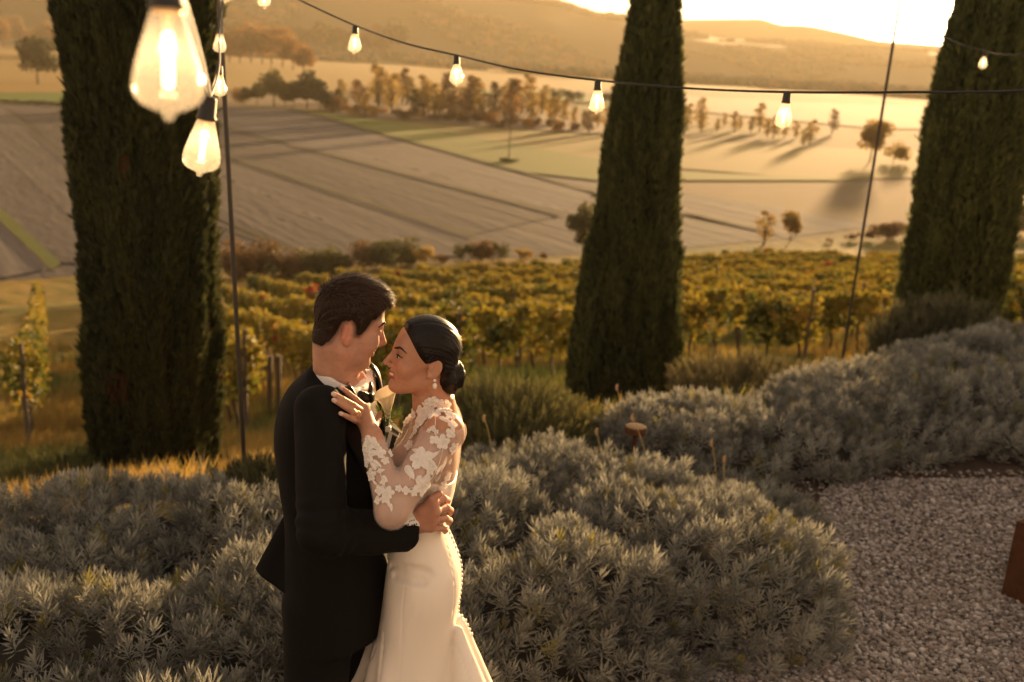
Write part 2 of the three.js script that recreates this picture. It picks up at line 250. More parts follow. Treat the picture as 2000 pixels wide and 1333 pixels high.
// the overgrown edge between the vineyard and the ploughed land
[[470, 545, 60, 'brown'], [497, 545, 64, 'brown'], [524, 545, 56, 'green'], [551, 544, 52, 'brown'], [580, 542, 52, 'brown'], [608, 540, 54, 'green'], [634, 538, 58, 'green'], [652, 534, 40, 'brown'], [712, 528, 44, 'brown'], [735, 526, 54, 'green'], [752, 524, 40, 'green'], [782, 522, 46, 'green'], [795, 520, 34, 'gold'], [832, 514, 32, 'gold'], [860, 516, 20, 'brown'], [915, 512, 34, 'green'], [940, 511, 40, 'brown'], [962, 510, 34, 'green'], [1022, 507, 22, 'gold'], [1060, 506, 14, 'brown'], [1620, 474, 8, 'brown'], [1660, 470, 14, 'brown'], [1690, 468, 18, 'brown'], [1722, 468, 30, 'brown'], [1745, 466, 34, 'brown'], [1770, 465, 30, 'brown'], [1975, 455, 46, 'green'], [1990, 455, 52, 'brown'], [2010, 455, 55, 'brown']].forEach(([x, y, h, l]) => tree(x, y, h * 1.3, 'bush', l, 'scrubby bush below the ploughed fields', 'bush', 'scrubby bushes between vineyard and ploughed fields', 1.0));
// pylon-like bare pole in the field
{ const b = onY(993, 318, FLAT), t = thing('field_pole', 'thin bare pole standing alone on a tuft in the ploughed field', 'pole', b); part('pole', rod(V(0, -0.2, 0), V(0, 9.5, 0), 0.14, 0.10), barkMat, t); part('tuft', CROWN.bush[1], LEAF.dark, t, true).scale.set(3.2, 1.4, 3.2); }
// woods on the far hills, one mass each
{
  const list = [], g = mergeGeometries([0, 1, 2].map((i) => { const s = new THREE.IcosahedronGeometry(1, 1); s.deleteAttribute('uv'); const p = s.attributes.position; for (let k = 0; k < p.count; k++) { const v = V(p.getX(k), p.getY(k), p.getZ(k)), q = 1 + 0.25 * noise(v.x * 2 + i * 9, v.y * 2, v.z * 2); p.setXYZ(k, v.x * q + (i - 1) * 1.1, v.y * q * 0.9 + 0.5, v.z * q + (i % 2) * 0.8); } s.computeVertexNormals(); return s; }));
  for (let k = 0; k < 60000 && list.length < 9000; k++) {
    const a = rr(-0.62, 0.62), r = 1500 * Math.pow(3.6, rnd()), x = Math.sin(a) * r, z = -Math.cos(a) * r;
    if (fbm(x / 330, z / 260, 12, 5) > -0.06 || (r < 1900 && noise(x / 90, z / 60, 4) < 0.25)) continue;
    const s = rr(5, 9); list.push({ p: V(x, ground(x, z), z), q: aim(UPV, rnd() * 6), s: V(s, s * rr(0.8, 1.3), s), c: rnd() < 0.25 ? col(0.16, 0.09, 0.03) : col(0.06, 0.06, 0.028) });
  }
  tag(instances('far_woodland', g, mat([1, 1, 1], 1), list, scene), 'dark woods scattered over the hazy hills beyond the plain', 'woodland');
}

// ---------------------------------------------------------------- vineyard
const ROW0 = V(-0.41, 0, -0.912), ACROSS0 = V(0.912, 0, -0.41), ROW1 = V(-0.436, 0, -0.90), ACROSS1 = V(0.90, 0, -0.436);
const vineLeaf = leafMat([1, 1, 1], { transmission: 0.42, roughness: 0.75 }), vineWood = mat([0.07, 0.05, 0.035], 0.95), postMat = mat([0.11, 0.085, 0.06], 0.95);
const vineClump = (() => {
  const pos = [];
  for (let k = 0; k < 7; k++) {
    const c = V(rr(-0.11, 0.11), rr(-0.11, 0.11), rr(-0.11, 0.11)), n = V(rr(-1, 1), rr(-0.3, 1), rr(-1, 1)).normalize(), a = V(rr(-1, 1), rr(-1, 1), rr(-1, 1)).cross(n).normalize(), b = n.clone().cross(a), s = rr(0.045, 0.075);
    const f = (p, q, h) => [c.x + (a.x * p + b.x * q + n.x * h) * s, c.y + (a.y * p + b.y * q + n.y * h) * s, c.z + (a.z * p + b.z * q + n.z * h) * s];
    const o = [[0, 1.15, -0.2], [0.5, 0.45, 0.05], [1.05, 0.35, -0.25], [0.7, -0.5, 0], [0, -0.75, 0.1], [-0.7, -0.5, 0], [-1.05, 0.35, -0.25], [-0.5, 0.45, 0.05]];
    for (let i = 0; i < 8; i++) pos.push(...f(0, -0.1, 0.15), ...f(...o[(i + 1) % 8]), ...f(...o[i]));
  }
  return tri(pos);
})();
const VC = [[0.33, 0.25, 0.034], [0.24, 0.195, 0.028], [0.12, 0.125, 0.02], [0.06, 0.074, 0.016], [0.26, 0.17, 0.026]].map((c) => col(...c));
const trunkVar = [0, 1, 2].map(() => tube([V(0, -0.1, 0), V(rr(-0.04, 0.04), 0.3, rr(-0.04, 0.04)), V(rr(-0.06, 0.06), 0.6, rr(-0.05, 0.05)), V(rr(-0.1, 0.1), 0.95, rr(-0.05, 0.05))], 0.032, 6, 5));
const vinePost = rod(V(0, -0.1, 0), V(0, 1.95, 0), 0.04, 0.035, 6);
let trunks = 0;
function vineRow(off, t0, t1, label, group, ROW = ROW0, ACROSS = ACROSS0) {
  const k = ROW.x * 0.55 + ROW.z, o = off * ACROSS.x * 0.55 + off * ACROSS.z;   // t = -z - 0.55 x along the row
  const s0 = (-t0 - o) / k, s1 = (-t1 - o) / k, base = V(ACROSS.x * off + ROW.x * s0, 0, ACROSS.z * off + ROW.z * s0); base.y = ground(base.x, base.z);
  const t = thing('vine_row', label, 'vine row', base, group), list = [];
  const visible = (p) => { const q = p.clone().sub(V(0, EYE, 0)), d = q.dot(CF); if (d < 3) return false; const x = 1000 + FOC * q.dot(CR) / d; return x > -120 && x < 2150; };
  for (let s = s0; s < s1;) {
    const p = V(ACROSS.x * off + ROW.x * s, 0, ACROSS.z * off + ROW.z * s); const D = -p.z; p.y = ground(p.x, p.z);
    const step = D < 30 ? 0.011 : D < 45 ? 0.016 : 0.024; s += step;
    if (!visible(p)) { s += 0.3; continue; }
    const gap = fbm(s * 0.9, off * 3.1, 2), low = 0.72 + 0.28 * noise(s * 1.1, off, 7), top = 1.75 + 0.28 * noise(s * 0.7, off, 3) + 0.1 * noise(s * 4, off, 5);
    if (gap < -0.24) continue;
    const y = lerp(low, top, Math.pow(rnd(), 0.7)), w = (0.15 + 0.12 * Math.sin(Math.PI * clamp((y - 0.6) / 1.3, 0, 1))) * (1 + 0.35 * noise(s * 1.3, off, 11)), v = rr(-1, 1) * w;
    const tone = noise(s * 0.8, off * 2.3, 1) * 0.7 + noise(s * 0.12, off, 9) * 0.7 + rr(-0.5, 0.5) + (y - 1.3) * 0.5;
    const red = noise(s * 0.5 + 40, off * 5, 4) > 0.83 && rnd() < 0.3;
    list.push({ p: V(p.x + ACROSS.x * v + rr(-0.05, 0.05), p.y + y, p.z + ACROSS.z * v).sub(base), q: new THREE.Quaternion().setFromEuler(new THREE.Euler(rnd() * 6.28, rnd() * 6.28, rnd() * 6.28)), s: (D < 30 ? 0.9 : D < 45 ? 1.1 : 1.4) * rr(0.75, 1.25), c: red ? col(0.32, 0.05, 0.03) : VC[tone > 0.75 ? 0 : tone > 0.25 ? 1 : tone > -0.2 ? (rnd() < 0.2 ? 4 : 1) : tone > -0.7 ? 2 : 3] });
  }
  if (!list.length) { scene.remove(t); return; }
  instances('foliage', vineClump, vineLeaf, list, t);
  let n = 0;
  for (let s = s0 + 0.25; s < s1; s += 0.95) {
    const p = V(ACROSS.x * off + ROW.x * s, 0, ACROSS.z * off + ROW.z * s); p.y = ground(p.x, p.z); n++;
    if (!visible(p) || -p.z > 46 || trunks > 290) continue;
    trunks++;
    const m = part('trunk', trunkVar[n % 3], vineWood, t); m.position.copy(p).sub(base); m.rotation.y = n * 2.1;
    if (n % 6 === 1) { const q = part('post', vinePost, postMat, t); q.position.copy(p).sub(base).addScaledVector(ROW, -0.2); }
  }
}
vineRow(-0.415, 20.8, 97, 'single vine row running away from view left of the big cypress, post at its end', null, ROW1, ACROSS1);
vineRow(-4.6, 48, 97, 'vine row cut off by the left edge of the picture', null, ROW1, ACROSS1);
vineRow(2.4, 17.6, 96, 'vine row showing between the big cypress and the near light pole');
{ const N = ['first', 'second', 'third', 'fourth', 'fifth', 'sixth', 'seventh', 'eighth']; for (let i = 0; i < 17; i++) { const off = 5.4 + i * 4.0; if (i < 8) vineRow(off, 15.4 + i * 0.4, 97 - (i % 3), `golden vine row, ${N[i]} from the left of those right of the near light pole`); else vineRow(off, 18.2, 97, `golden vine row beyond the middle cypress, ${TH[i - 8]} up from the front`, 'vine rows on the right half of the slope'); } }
{ const b = V(-4.55, 0, -17.9); b.y = ground(b.x, b.z); for (const [dx, dz, l] of [[-0.15, -0.7, 'left of two bare vine posts standing between the near light pole and the groom'], [0.25, 0.25, 'right of two bare vine posts standing between the near light pole and the groom']]) { const t = thing('vine_post', l, 'post', V(b.x + dx, ground(b.x + dx, b.z + dz), b.z + dz)); part('post', rod(V(0, -0.1, 0), V(0.02, 1.35, 0), 0.055, 0.05, 7), postMat, t); } }

// grass on the bank and between the rows
{
  const blade = (() => { const pos = []; for (let k = 0; k < 9; k++) { const a = rnd() * 6.28, r = rr(0, 0.05), x = Math.cos(a) * r, z = Math.sin(a) * r, h = rr(0.08, 0.22), lx = rr(-0.07, 0.07), lz = rr(-0.07, 0.07), w = 0.006, c = Math.cos(a + 1.5) * w, s = Math.sin(a + 1.5) * w; pos.push(x - c, 0, z - s, x + c, 0, z + s, x + lx * 0.4 - c * 0.7, h * 0.6, z + lz * 0.4, x + c, 0, z + s, x + lx * 0.4 + c * 0.7, h * 0.6, z + lz * 0.4, x + lx * 0.4 - c * 0.7, h * 0.6, z + lz * 0.4, x + lx * 0.4 - c * 0.7, h * 0.6, z + lz * 0.4, x + lx * 0.4 + c * 0.7, h * 0.6, z + lz * 0.4, x + lx, h, z + lz); } return tri(pos); })();
  const list = [];
  for (let k = 0; k < 90000 && list.length < 45000; k++) {
    const d = 6 * Math.pow(8, rnd()), x = d * rr(-0.62, 0.62), t = d - 0.55 * x; if (t < 5.9 || (t < 9 && rnd() < 0.75)) continue;
    if (fbm(x * 0.5, d * 0.5, 6) < -0.12 && rnd() < 0.7) continue;
    if (Math.abs(x * ACROSS1.x - d * ACROSS1.z - 1.25) < 0.28) continue;
    const s = rr(0.8, 1.6) * (d > 18 ? 1.6 : 1), g = fbm(x * 0.3, d * 0.3, 8) + rr(-0.3, 0.3);
    list.push({ p: V(x, ground(x, -d) - 0.01, -d), q: aim(UPV, rnd() * 6), s, c: g > 0.05 ? col(0.30, 0.20, 0.055) : g > -0.25 ? col(0.16, 0.15, 0.04) : col(0.08, 0.10, 0.028) });
  }
  tag(instances('grass', blade, leafMat([1, 1, 1]), list, scene), 'dry and green grass on the bank and between the vine rows', 'grass');
}
// ---------------------------------------------------------------- cypresses
const cypressMat = leafMat([1, 1, 1], { transmission: 0.35, roughness: 0.85 });
const sprays = [0, 1, 2].map(() => {
  const pos = [];
  for (let k = 0; k < 7; k++) {
    const a = rnd() * 6.28, sp = k ? rr(0.15, 0.5) : 0, d = V(Math.cos(a) * sp, 1, Math.sin(a) * sp).normalize(), L = rr(0.6, 1), w = rr(0.05, 0.085), n = V(-Math.sin(a + 0.6), 0, Math.cos(a + 0.6)), b = d.clone().multiplyScalar(rr(0, 0.25)), m = b.clone().addScaledVector(d, L * 0.5), e = b.clone().addScaledVector(d, L);
    pos.push(b.x, b.y, b.z, m.x + n.x * w, m.y, m.z + n.z * w, m.x - n.x * w, m.y, m.z - n.z * w, m.x + n.x * w, m.y, m.z + n.z * w, e.x, e.y, e.z, m.x - n.x * w, m.y, m.z - n.z * w);
  }
  return tri(pos);
});
function cypress(base, prof, H, n, label, brown, lum = 1) {
  const t = thing('cypress_tree', label, 'cypress', base), ph = rnd() * 50;
  const R = (a, h) => interp(prof, h) * (1 + 0.13 * noise(Math.cos(a) * 2.2 + ph, h * 0.75, Math.sin(a) * 2.2) + 0.09 * noise(Math.cos(a) * 6 + ph, h * 1.6, Math.sin(a) * 6)) + 0.035 * noise(Math.cos(a) * 14 + ph, h * 4, Math.sin(a) * 14);
  const pos = [], idx = [], NA = 56, NH = 90;
  for (let j = 0; j <= NH; j++) for (let i = 0; i <= NA; i++) { const h = H * j / NH, a = i / NA * Math.PI * 2, r = Math.max(0.005, R(a, h) - 0.07); pos.push(Math.cos(a) * r, h, Math.sin(a) * r); }
  for (let j = 0; j < NH; j++) for (let i = 0; i < NA; i++) { const a = j * (NA + 1) + i, b = a + NA + 1; idx.push(a, b, a + 1, b, b + 1, a + 1); }
  const core = new THREE.BufferGeometry(); core.setAttribute('position', new THREE.Float32BufferAttribute(pos, 3)); core.setIndex(idx); core.computeVertexNormals();
  const crown = part('crown', core, mat([0.016, 0.018, 0.008], 1), t);
  const lists = [[], [], []];
  for (let k = 0; k < n; k++) {
    const h = H * Math.pow(rnd(), 0.95), a = rnd() * Math.PI * 2; if (rnd() > interp(prof, h) / 0.75 + 0.15) continue;
    if (Math.sin(a) < -0.55 && rnd() < 0.5) continue;
    const r = R(a, h) - 0.09 * Math.pow(rnd(), 1.5), out = V(Math.cos(a), 0, Math.sin(a)), d = out.clone().multiplyScalar(rr(0.02, 0.42)).add(V(rr(-0.2, 0.2), 1, rr(-0.2, 0.2))).normalize();
    const dead = noise(Math.cos(a) * 3 + ph, h * 1.4, Math.sin(a) * 3 + 20) > (brown ? 0.70 : 0.95), tone = noise(Math.cos(a) * 5 + ph, h * 2.2, Math.sin(a) * 5) * 0.5 + rr(-0.5, 0.5);
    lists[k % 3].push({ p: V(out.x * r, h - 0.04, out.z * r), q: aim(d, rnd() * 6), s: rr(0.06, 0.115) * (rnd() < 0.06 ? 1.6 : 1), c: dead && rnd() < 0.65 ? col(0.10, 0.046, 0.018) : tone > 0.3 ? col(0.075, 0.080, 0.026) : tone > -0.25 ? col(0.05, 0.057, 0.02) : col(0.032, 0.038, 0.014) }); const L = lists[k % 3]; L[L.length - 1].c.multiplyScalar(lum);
  }
  lists.forEach((l, i) => instances('foliage', sprays[i], cypressMat, l, crown));
  part('trunk', rod(V(0, -0.5, 0), V(0, H * 0.5, 0), 0.14, 0.05), barkMat, t);
  return t;
}
const cb = (x, y, d) => { const p = at(x, y, d); p.y = Math.min(p.y, ground(p.x, p.z)) - 0.02; return p; };
cypress(cb(312, 915, 10), [[0, 0.57], [0.5, 0.65], [1.5, 0.68], [3, 0.69], [5, 0.70], [6.5, 0.62], [8, 0.45], [9.2, 0.15], [9.8, 0.0]], 9.8, 120000, 'broad dark cypress filling the left of the view behind the hanging bulbs', true);
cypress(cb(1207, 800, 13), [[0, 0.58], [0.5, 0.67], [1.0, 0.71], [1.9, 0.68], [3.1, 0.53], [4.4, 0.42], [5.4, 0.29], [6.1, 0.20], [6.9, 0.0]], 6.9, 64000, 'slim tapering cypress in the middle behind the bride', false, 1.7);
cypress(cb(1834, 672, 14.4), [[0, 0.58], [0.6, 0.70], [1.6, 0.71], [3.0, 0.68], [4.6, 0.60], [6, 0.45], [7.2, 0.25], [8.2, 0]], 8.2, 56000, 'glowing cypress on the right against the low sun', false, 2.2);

// ---------------------------------------------------------------- terrace: gravel, pebbles, lavender
const pathShape = [[0.1, 2.2], [0.35, 3.4], [0.9, 3.75], [1.55, 4.15], [1.72, 4.6], [1.75, 5.2], [1.95, 5.6], [2.4, 5.75], [3.3, 5.9], [5.5, 6.0], [9, 6.2], [9, -4], [-6, -4], [-6, 2.0], [-2, 1.6]];
{
  const g = new THREE.ShapeGeometry(new THREE.Shape(pathShape.map(([x, d]) => new THREE.Vector2(x, d)))); g.rotateX(-Math.PI / 2); g.translate(0, 0.012, 0);
  const a = g.attributes.position, uv = g.attributes.uv; for (let i = 0; i < a.count; i++) uv.setXY(i, a.getX(i) / 0.8, a.getZ(i) / 0.8);
  const cells = []; for (let i = 0; i < 900; i++) cells.push([rnd(), rnd(), rnd()]);
  const grid = new Map(); cells.forEach((c) => { const k = Math.floor(c[0] * 30) + ',' + Math.floor(c[1] * 30); (grid.get(k) ?? grid.set(k, []).get(k)).push(c); });
  const w30 = (i) => (i + 30) % 30;
  const tex = noiseTex(384, 384, (u, v) => { let b = 9, b2 = 9, t = 0.5; const ci = Math.floor(u * 30), cj = Math.floor(v * 30); for (let i = -1; i <= 1; i++) for (let j = -1; j <= 1; j++) for (const c of grid.get(w30(ci + i) + ',' + w30(cj + j)) ?? []) { let dx = Math.abs(c[0] - u), dy = Math.abs(c[1] - v); if (dx > 0.5) dx = 1 - dx; if (dy > 0.5) dy = 1 - dy; const d = Math.hypot(dx, dy); if (d < b) { b2 = b; b = d; t = c[2]; } else if (d < b2) b2 = d; } const e = clamp((b2 - b) * 60, 0, 1), l = (0.35 + 0.5 * t); return [l * e, e * (1 - clamp(b * 25, 0, 0.8)), l * e]; });
  const one = noiseTex(384, 384, (u, v) => { const k = (Math.floor(v * 384) * 384 + Math.floor(u * 384)) * 4, l = 0.45 + 0.55 * tex.image.data[k] / 255; return [l, l * 0.97, l * 0.93]; }), bump = noiseTex(384, 384, (u, v) => { const l = tex.image.data[(Math.floor(v * 384) * 384 + Math.floor(u * 384)) * 4 + 1] / 255; return [l, l, l]; });
  struct('gravel_path', g, new THREE.MeshStandardMaterial({ color: col(0.17, 0.135, 0.115), roughness: 1, map: one, bumpMap: bump, bumpScale: 0.008 }));
}
const inPoly = (P, x, y) => { let c = false; for (let i = 0, j = P.length - 1; i < P.length; j = i++) if ((P[i][1] > y) !== (P[j][1] > y) && x < (P[j][0] - P[i][0]) * (y - P[i][1]) / (P[j][1] - P[i][1]) + P[i][0]) c = !c; return c; };
{
  const PC = [[0.215, 0.182, 0.158], [0.15, 0.125, 0.108], [0.27, 0.238, 0.215], [0.10, 0.086, 0.078], [0.185, 0.145, 0.115], [0.34, 0.31, 0.285]].map((c) => col(...c)), lists = [[], [], []];
  const stone = [0, 1, 2].map((s) => { const g = new THREE.IcosahedronGeometry(1, 1); const p = g.attributes.position; for (let i = 0; i < p.count; i++) { const v = V(p.getX(i), p.getY(i), p.getZ(i)), k = 1 + 0.22 * noise(v.x * 1.3 + s * 7, v.y * 1.3, v.z * 1.3); p.setXYZ(i, v.x * k, v.y * k * 0.62, v.z * k * 0.78); } g.deleteAttribute('uv'); g.computeVertexNormals(); const n = g.attributes.normal; for (let i = 0; i < n.count; i++) { const v = V(p.getX(i), p.getY(i) * 2.2, p.getZ(i) * 1.5).normalize(); n.setXYZ(i, v.x, v.y, v.z); } return g; });
  const put = (x, d, s) => lists[Math.floor(rnd() * 3)].push({ p: V(x, 0.014 + s * rr(0.1, 0.6), -d), q: new THREE.Quaternion().setFromEuler(new THREE.Euler(rr(-0.5, 0.5), rnd() * 6.3, rr(-0.5, 0.5))), s, c: PC[Math.floor(rnd() * 6)].clone().multiplyScalar(rr(0.75, 1.2)) });
  for (let k = 0; k < 70000; k++) { const d = rr(2.9, 6.3), x = rr(0.2, 0.72 * d + 0.2); if (inPoly(pathShape, x, d) || (rnd() < 0.12 && inPoly(pathShape, x + 0.12, d - 0.12))) put(x, d, rr(0.0065, 0.0135) * (rnd() < 0.06 ? 1.5 : 1)); }
  lists.forEach((l) => { const m = instances('gravel', stone[lists.indexOf(l)], mat([1, 1, 1], 0.85), l, scene); tag(m, 'small grey and brown pebbles covering the path at lower right', 'gravel', 'pebbles of the gravel path'); });
}
// lavender: every mound a bush of grey-green sprigs
const lavMat = leafMat([1, 1, 1], { transmission: 0.38, roughness: 0.8, sheen: 1, sheenRoughness: 0.55, sheenColor: col(0.55, 0.52, 0.45) });
function sprigGeo(n, long) {
  const pos = [], tip = (b, d, side, L, w) => { const m = b.clone().addScaledVector(d, L * 0.55), e = b.clone().addScaledVector(d, L), f = side.clone().cross(d).multiplyScalar(w * 0.5); m.add(f); const l = m.clone().addScaledVector(side, w).addScaledVector(f, -1.6), r = m.clone().addScaledVector(side, -w).addScaledVector(f, -1.6); for (const q of [b, m, l, m, e, l, b, r, m, m, r, e]) pos.push(q.x, q.y, q.z); };
  for (let k = 0; k < n; k++) { const h = k / n, a = k * 2.4 + rr(-0.3, 0.3), up = lerp(0.35, 2.6, h * h) + rr(-0.1, 0.2), d = V(Math.cos(a), up, Math.sin(a)).normalize(), s = V(-Math.sin(a), 0, Math.cos(a)); tip(V(0, h * 0.62, 0), d, s, long * lerp(0.5, 0.36, h) * rr(0.8, 1.15), 0.030); }
  return tri(pos);
}
const sprigs = [sprigGeo(22, 1), sprigGeo(18, 1.15), sprigGeo(26, 0.9)];
const MOUNDS = [];   // x, d, rx, rd, h, label
const mound = (x, d, rx, rd, h, label, dense = 560) => MOUNDS.push({ x, d, rx, rd, h, label, dense });
mound(0.90, 4.30, 0.64, 0.70, 0.39, 'rounded lavender bush at the front right beside the gravel, largest of the bed');
mound(0.28, 3.72, 0.60, 0.55, 0.44, 'lavender bush right behind the skirt of the bride');
mound(0.25, 4.75, 0.80, 0.75, 0.35, 'lavender bush behind the bride, below the dark rosemary shrub');
mound(1.25, 5.05, 0.50, 0.45, 0.15, 'low lavender bush just in front of the rusty path light');
mound(1.25, 6.1, 0.75, 0.55, 0.27, 'lavender bush behind the rusty path light, below the middle cypress');
mound(1.95, 6.25, 0.60, 0.60, 0.30, 'lavender bush whose low tip reaches the gravel right of the path light');
mound(2.6, 6.9, 0.90, 0.85, 0.34, 'tall lavender bush in the middle of the shaded far bed');
mound(3.75, 7.1, 0.95, 0.95, 0.40, 'lavender bush at the right end of the far bed');
mound(4.4, 8.6, 1.3, 0.9, 0.50, 'lavender bush rising to the right edge behind the far bed');
mound(3.2, 8.0, 0.9, 0.7, 0.27, 'lavender bush at the back of the far bed by the right light pole');
mound(-0.75, 3.35, 0.62, 0.5, 0.46, 'lavender bush at the left hip of the groom');
mound(-1.45, 3.1, 0.62, 0.48, 0.45, 'lavender bush at the bottom left, right half of the front row');
mound(-2.1, 3.0, 0.6, 0.55, 0.40, 'lavender bush in the bottom left corner');
mound(-0.95, 2.55, 0.65, 0.45, 0.44, 'near lavender bush at the very bottom left of the groom');
mound(-1.85, 4.15, 0.62, 0.5, 0.37, 'lavender bush below the big cypress');
mound(-1.2, 4.15, 0.60, 0.5, 0.37, 'lavender bush beside the foot of the near light pole');
mound(-2.5, 3.85, 0.6, 0.5, 0.31, 'lavender bush at the left edge above the front row');
mound(-1.75, 3.62, 0.55, 0.45, 0.36, 'low lavender bush filling the gap between the two left rows');
mound(-0.35, 4.2, 0.6, 0.6, 0.46, 'lavender bush hidden behind the couple');
mound(-0.2, 3.3, 0.55, 0.4, 0.40, 'lavender bush in the gap behind the couple at knee height');
const moundTop = (m, x, d) => { const q = 1 - ((x - m.x) / m.rx) ** 2 - ((d - m.d) / m.rd) ** 2; return q > 0 ? m.h * Math.pow(q, 0.42) : -1; };
MOUNDS.forEach((m, mi) => {
  const base = V(m.x, ground(m.x, -m.d), -m.d), t = thing('lavender_bush', m.label, 'lavender bush', base), area = 2.6 * (m.rx * m.rd + m.h * (m.rx + m.rd) * 0.6), N = Math.round(area * m.dense), lists = [[], [], []];
  for (let k = 0; k < N; k++) {
    const a = rnd() * 6.283, cy = Math.pow(rnd(), 0.9), sy = Math.sqrt(1 - cy * cy), lump = 1 + 0.22 * noise(Math.cos(a) * sy * 2.6 + mi * 5, cy * 2.6, Math.sin(a) * sy * 2.6) + 0.07 * noise(Math.cos(a) * sy * 7 + mi, cy * 7, Math.sin(a) * sy * 7);
    const f = lump - 0.16 * Math.pow(rnd(), 2.2), x = Math.cos(a) * sy * m.rx * f, z = Math.sin(a) * sy * m.rd * f, y = Math.pow(cy, 0.84) * m.h * f;
    const wx = m.x + x, wd = m.d - z; let own = true; for (const o of MOUNDS) if (o !== m && moundTop(o, wx, wd) > y + 0.012) { own = false; break; } if (!own) continue;
    if (Math.hypot(wx + 0.47, wd - 2.5) < 0.30 || Math.hypot(wx + 0.2, wd - 2.5) < 0.34 || (wx > -0.8 && wx < 0.2 && wd < 2.75)) continue;
    const n = V(Math.cos(a) * sy / m.rx, cy / m.h, Math.sin(a) * sy / m.rd).normalize(), d = n.multiplyScalar(0.75).add(V(rr(-0.28, 0.28), 0.7, rr(-0.28, 0.28))).normalize(), tone = rr(0.65, 1.25) * (0.85 + 0.25 * (lump - 1) / 0.2), gy = ground(wx, -wd) - base.y;
    lists[k % 3].push({ p: V(x, y + gy - 0.05, z), q: aim(d, rnd() * 6), s: rr(0.09, 0.155), c: rnd() < 0.05 ? col(0.24 * tone, 0.22 * tone, 0.07 * tone) : col(0.27 * tone, 0.272 * tone, 0.235 * tone) });
  }
  const pos = [], idx = []; for (let j = 0; j <= 14; j++) for (let i = 0; i <= 28; i++) { const a = i / 28 * 6.2832, cy = j / 14, sy = Math.sqrt(1 - cy * cy), f = 0.72 * (1 + 0.14 * noise(Math.cos(a) * sy * 2.6 + mi * 5, cy * 2.6, Math.sin(a) * sy * 2.6)), x = Math.cos(a) * sy * m.rx * f, z = Math.sin(a) * sy * m.rd * f; pos.push(x, Math.pow(cy, 0.84) * m.h * f + ground(m.x + x, -m.d + z) - base.y - 0.03, z); } for (let j = 0; j < 14; j++) for (let i = 0; i < 28; i++) { const a = j * 29 + i; idx.push(a, a + 29, a + 1, a + 1, a + 29, a + 30); }
  const g = new THREE.BufferGeometry(); g.setAttribute('position', new THREE.Float32BufferAttribute(pos, 3)); g.setIndex(idx); g.computeVertexNormals();
  if (!(m.x > -0.5 && m.x < 0.2 && m.d < 3.2)) part('stems', g, mat([0.03, 0.026, 0.018], 1), t);
  lists.forEach((l, i) => { if (l.length) instances('foliage', sprigs[i], lavMat, l, t); });
});
// darker rosemary and feathery shrubs behind the lavender
function shrub(x, y, d, w, h, n, c, s, label, spread = 0.5, category = 'shrub') {
  const b = at(x, y, d); b.y = ground(b.x, b.z); const t = thing('shrub', label, category, b), lists = [[], []];
  for (let k = 0; k < n; k++) {
    const a = rnd() * 6.28, r = w * Math.sqrt(rnd()), hh = h * (0.25 + 0.75 * rnd()) * Math.sqrt(Math.max(0.05, 1 - (r / w) ** 2 * 0.8)), lean = r / w * spread, dd = V(Math.cos(a) * lean + rr(-0.2, 0.2), 1, Math.sin(a) * lean + rr(-0.2, 0.2)).normalize();
    const tone = rr(0.6, 1.3); lists[k % 2].push({ p: V(Math.cos(a) * r, hh, Math.sin(a) * r), q: aim(dd, rnd() * 6), s: V(s * 0.75, s * rr(0.9, 1.7), s * 0.75), c: col(c[0] * tone, c[1] * tone, c[2] * tone) });
  }
  lists.forEach((l, i) => instances('foliage', sprigs[i + 1], lavMat, l, t));
  const st = []; for (let k = 0; k < 26; k++) { const a = rnd() * 6.28, r = w * rr(0.2, 0.9); st.push(rod(V(Math.cos(a) * r * 0.2, -0.05, Math.sin(a) * r * 0.2), V(Math.cos(a) * r, h * rr(0.6, 0.98) * Math.sqrt(1 - (r / w) ** 2 * 0.7), Math.sin(a) * r), 0.005, 0.002, 4)); } part('stems', mergeGeometries(st), barkMat, t);
  return t;
}
shrub(985, 850, 6.2, 0.66, 0.40, 2300, [0.13, 0.125, 0.045], 0.10, 'dark green rosemary shrub behind the lavender right of the bride', 0.6);
shrub(1085, 830, 6.9, 0.5, 0.16, 800, [0.11, 0.10, 0.045], 0.10, 'olive rosemary shrub at the foot of the middle cypress', 0.6);
shrub(530, 965, 4.7, 0.34, 0.24, 800, [0.09, 0.09, 0.038], 0.11, 'dark rosemary shrub between the near light pole and the groom', 0.6);
shrub(1480, 740, 8.6, 0.75, 0.42, 1100, [0.14, 0.12, 0.055], 0.15, 'dry olive shrub behind the lavender right of the middle cypress', 0.6);
shrub(1835, 710, 9.6, 0.62, 0.74, 1000, [0.12, 0.115, 0.06], 0.24, 'upright feathery shrub in front of the right cypress', 0.35);
shrub(130, 945, 9.0, 0.9, 0.28, 900, [0.09, 0.10, 0.03], 0.16, 'green weedy shrub on the bank left of the big cypress', 0.6);
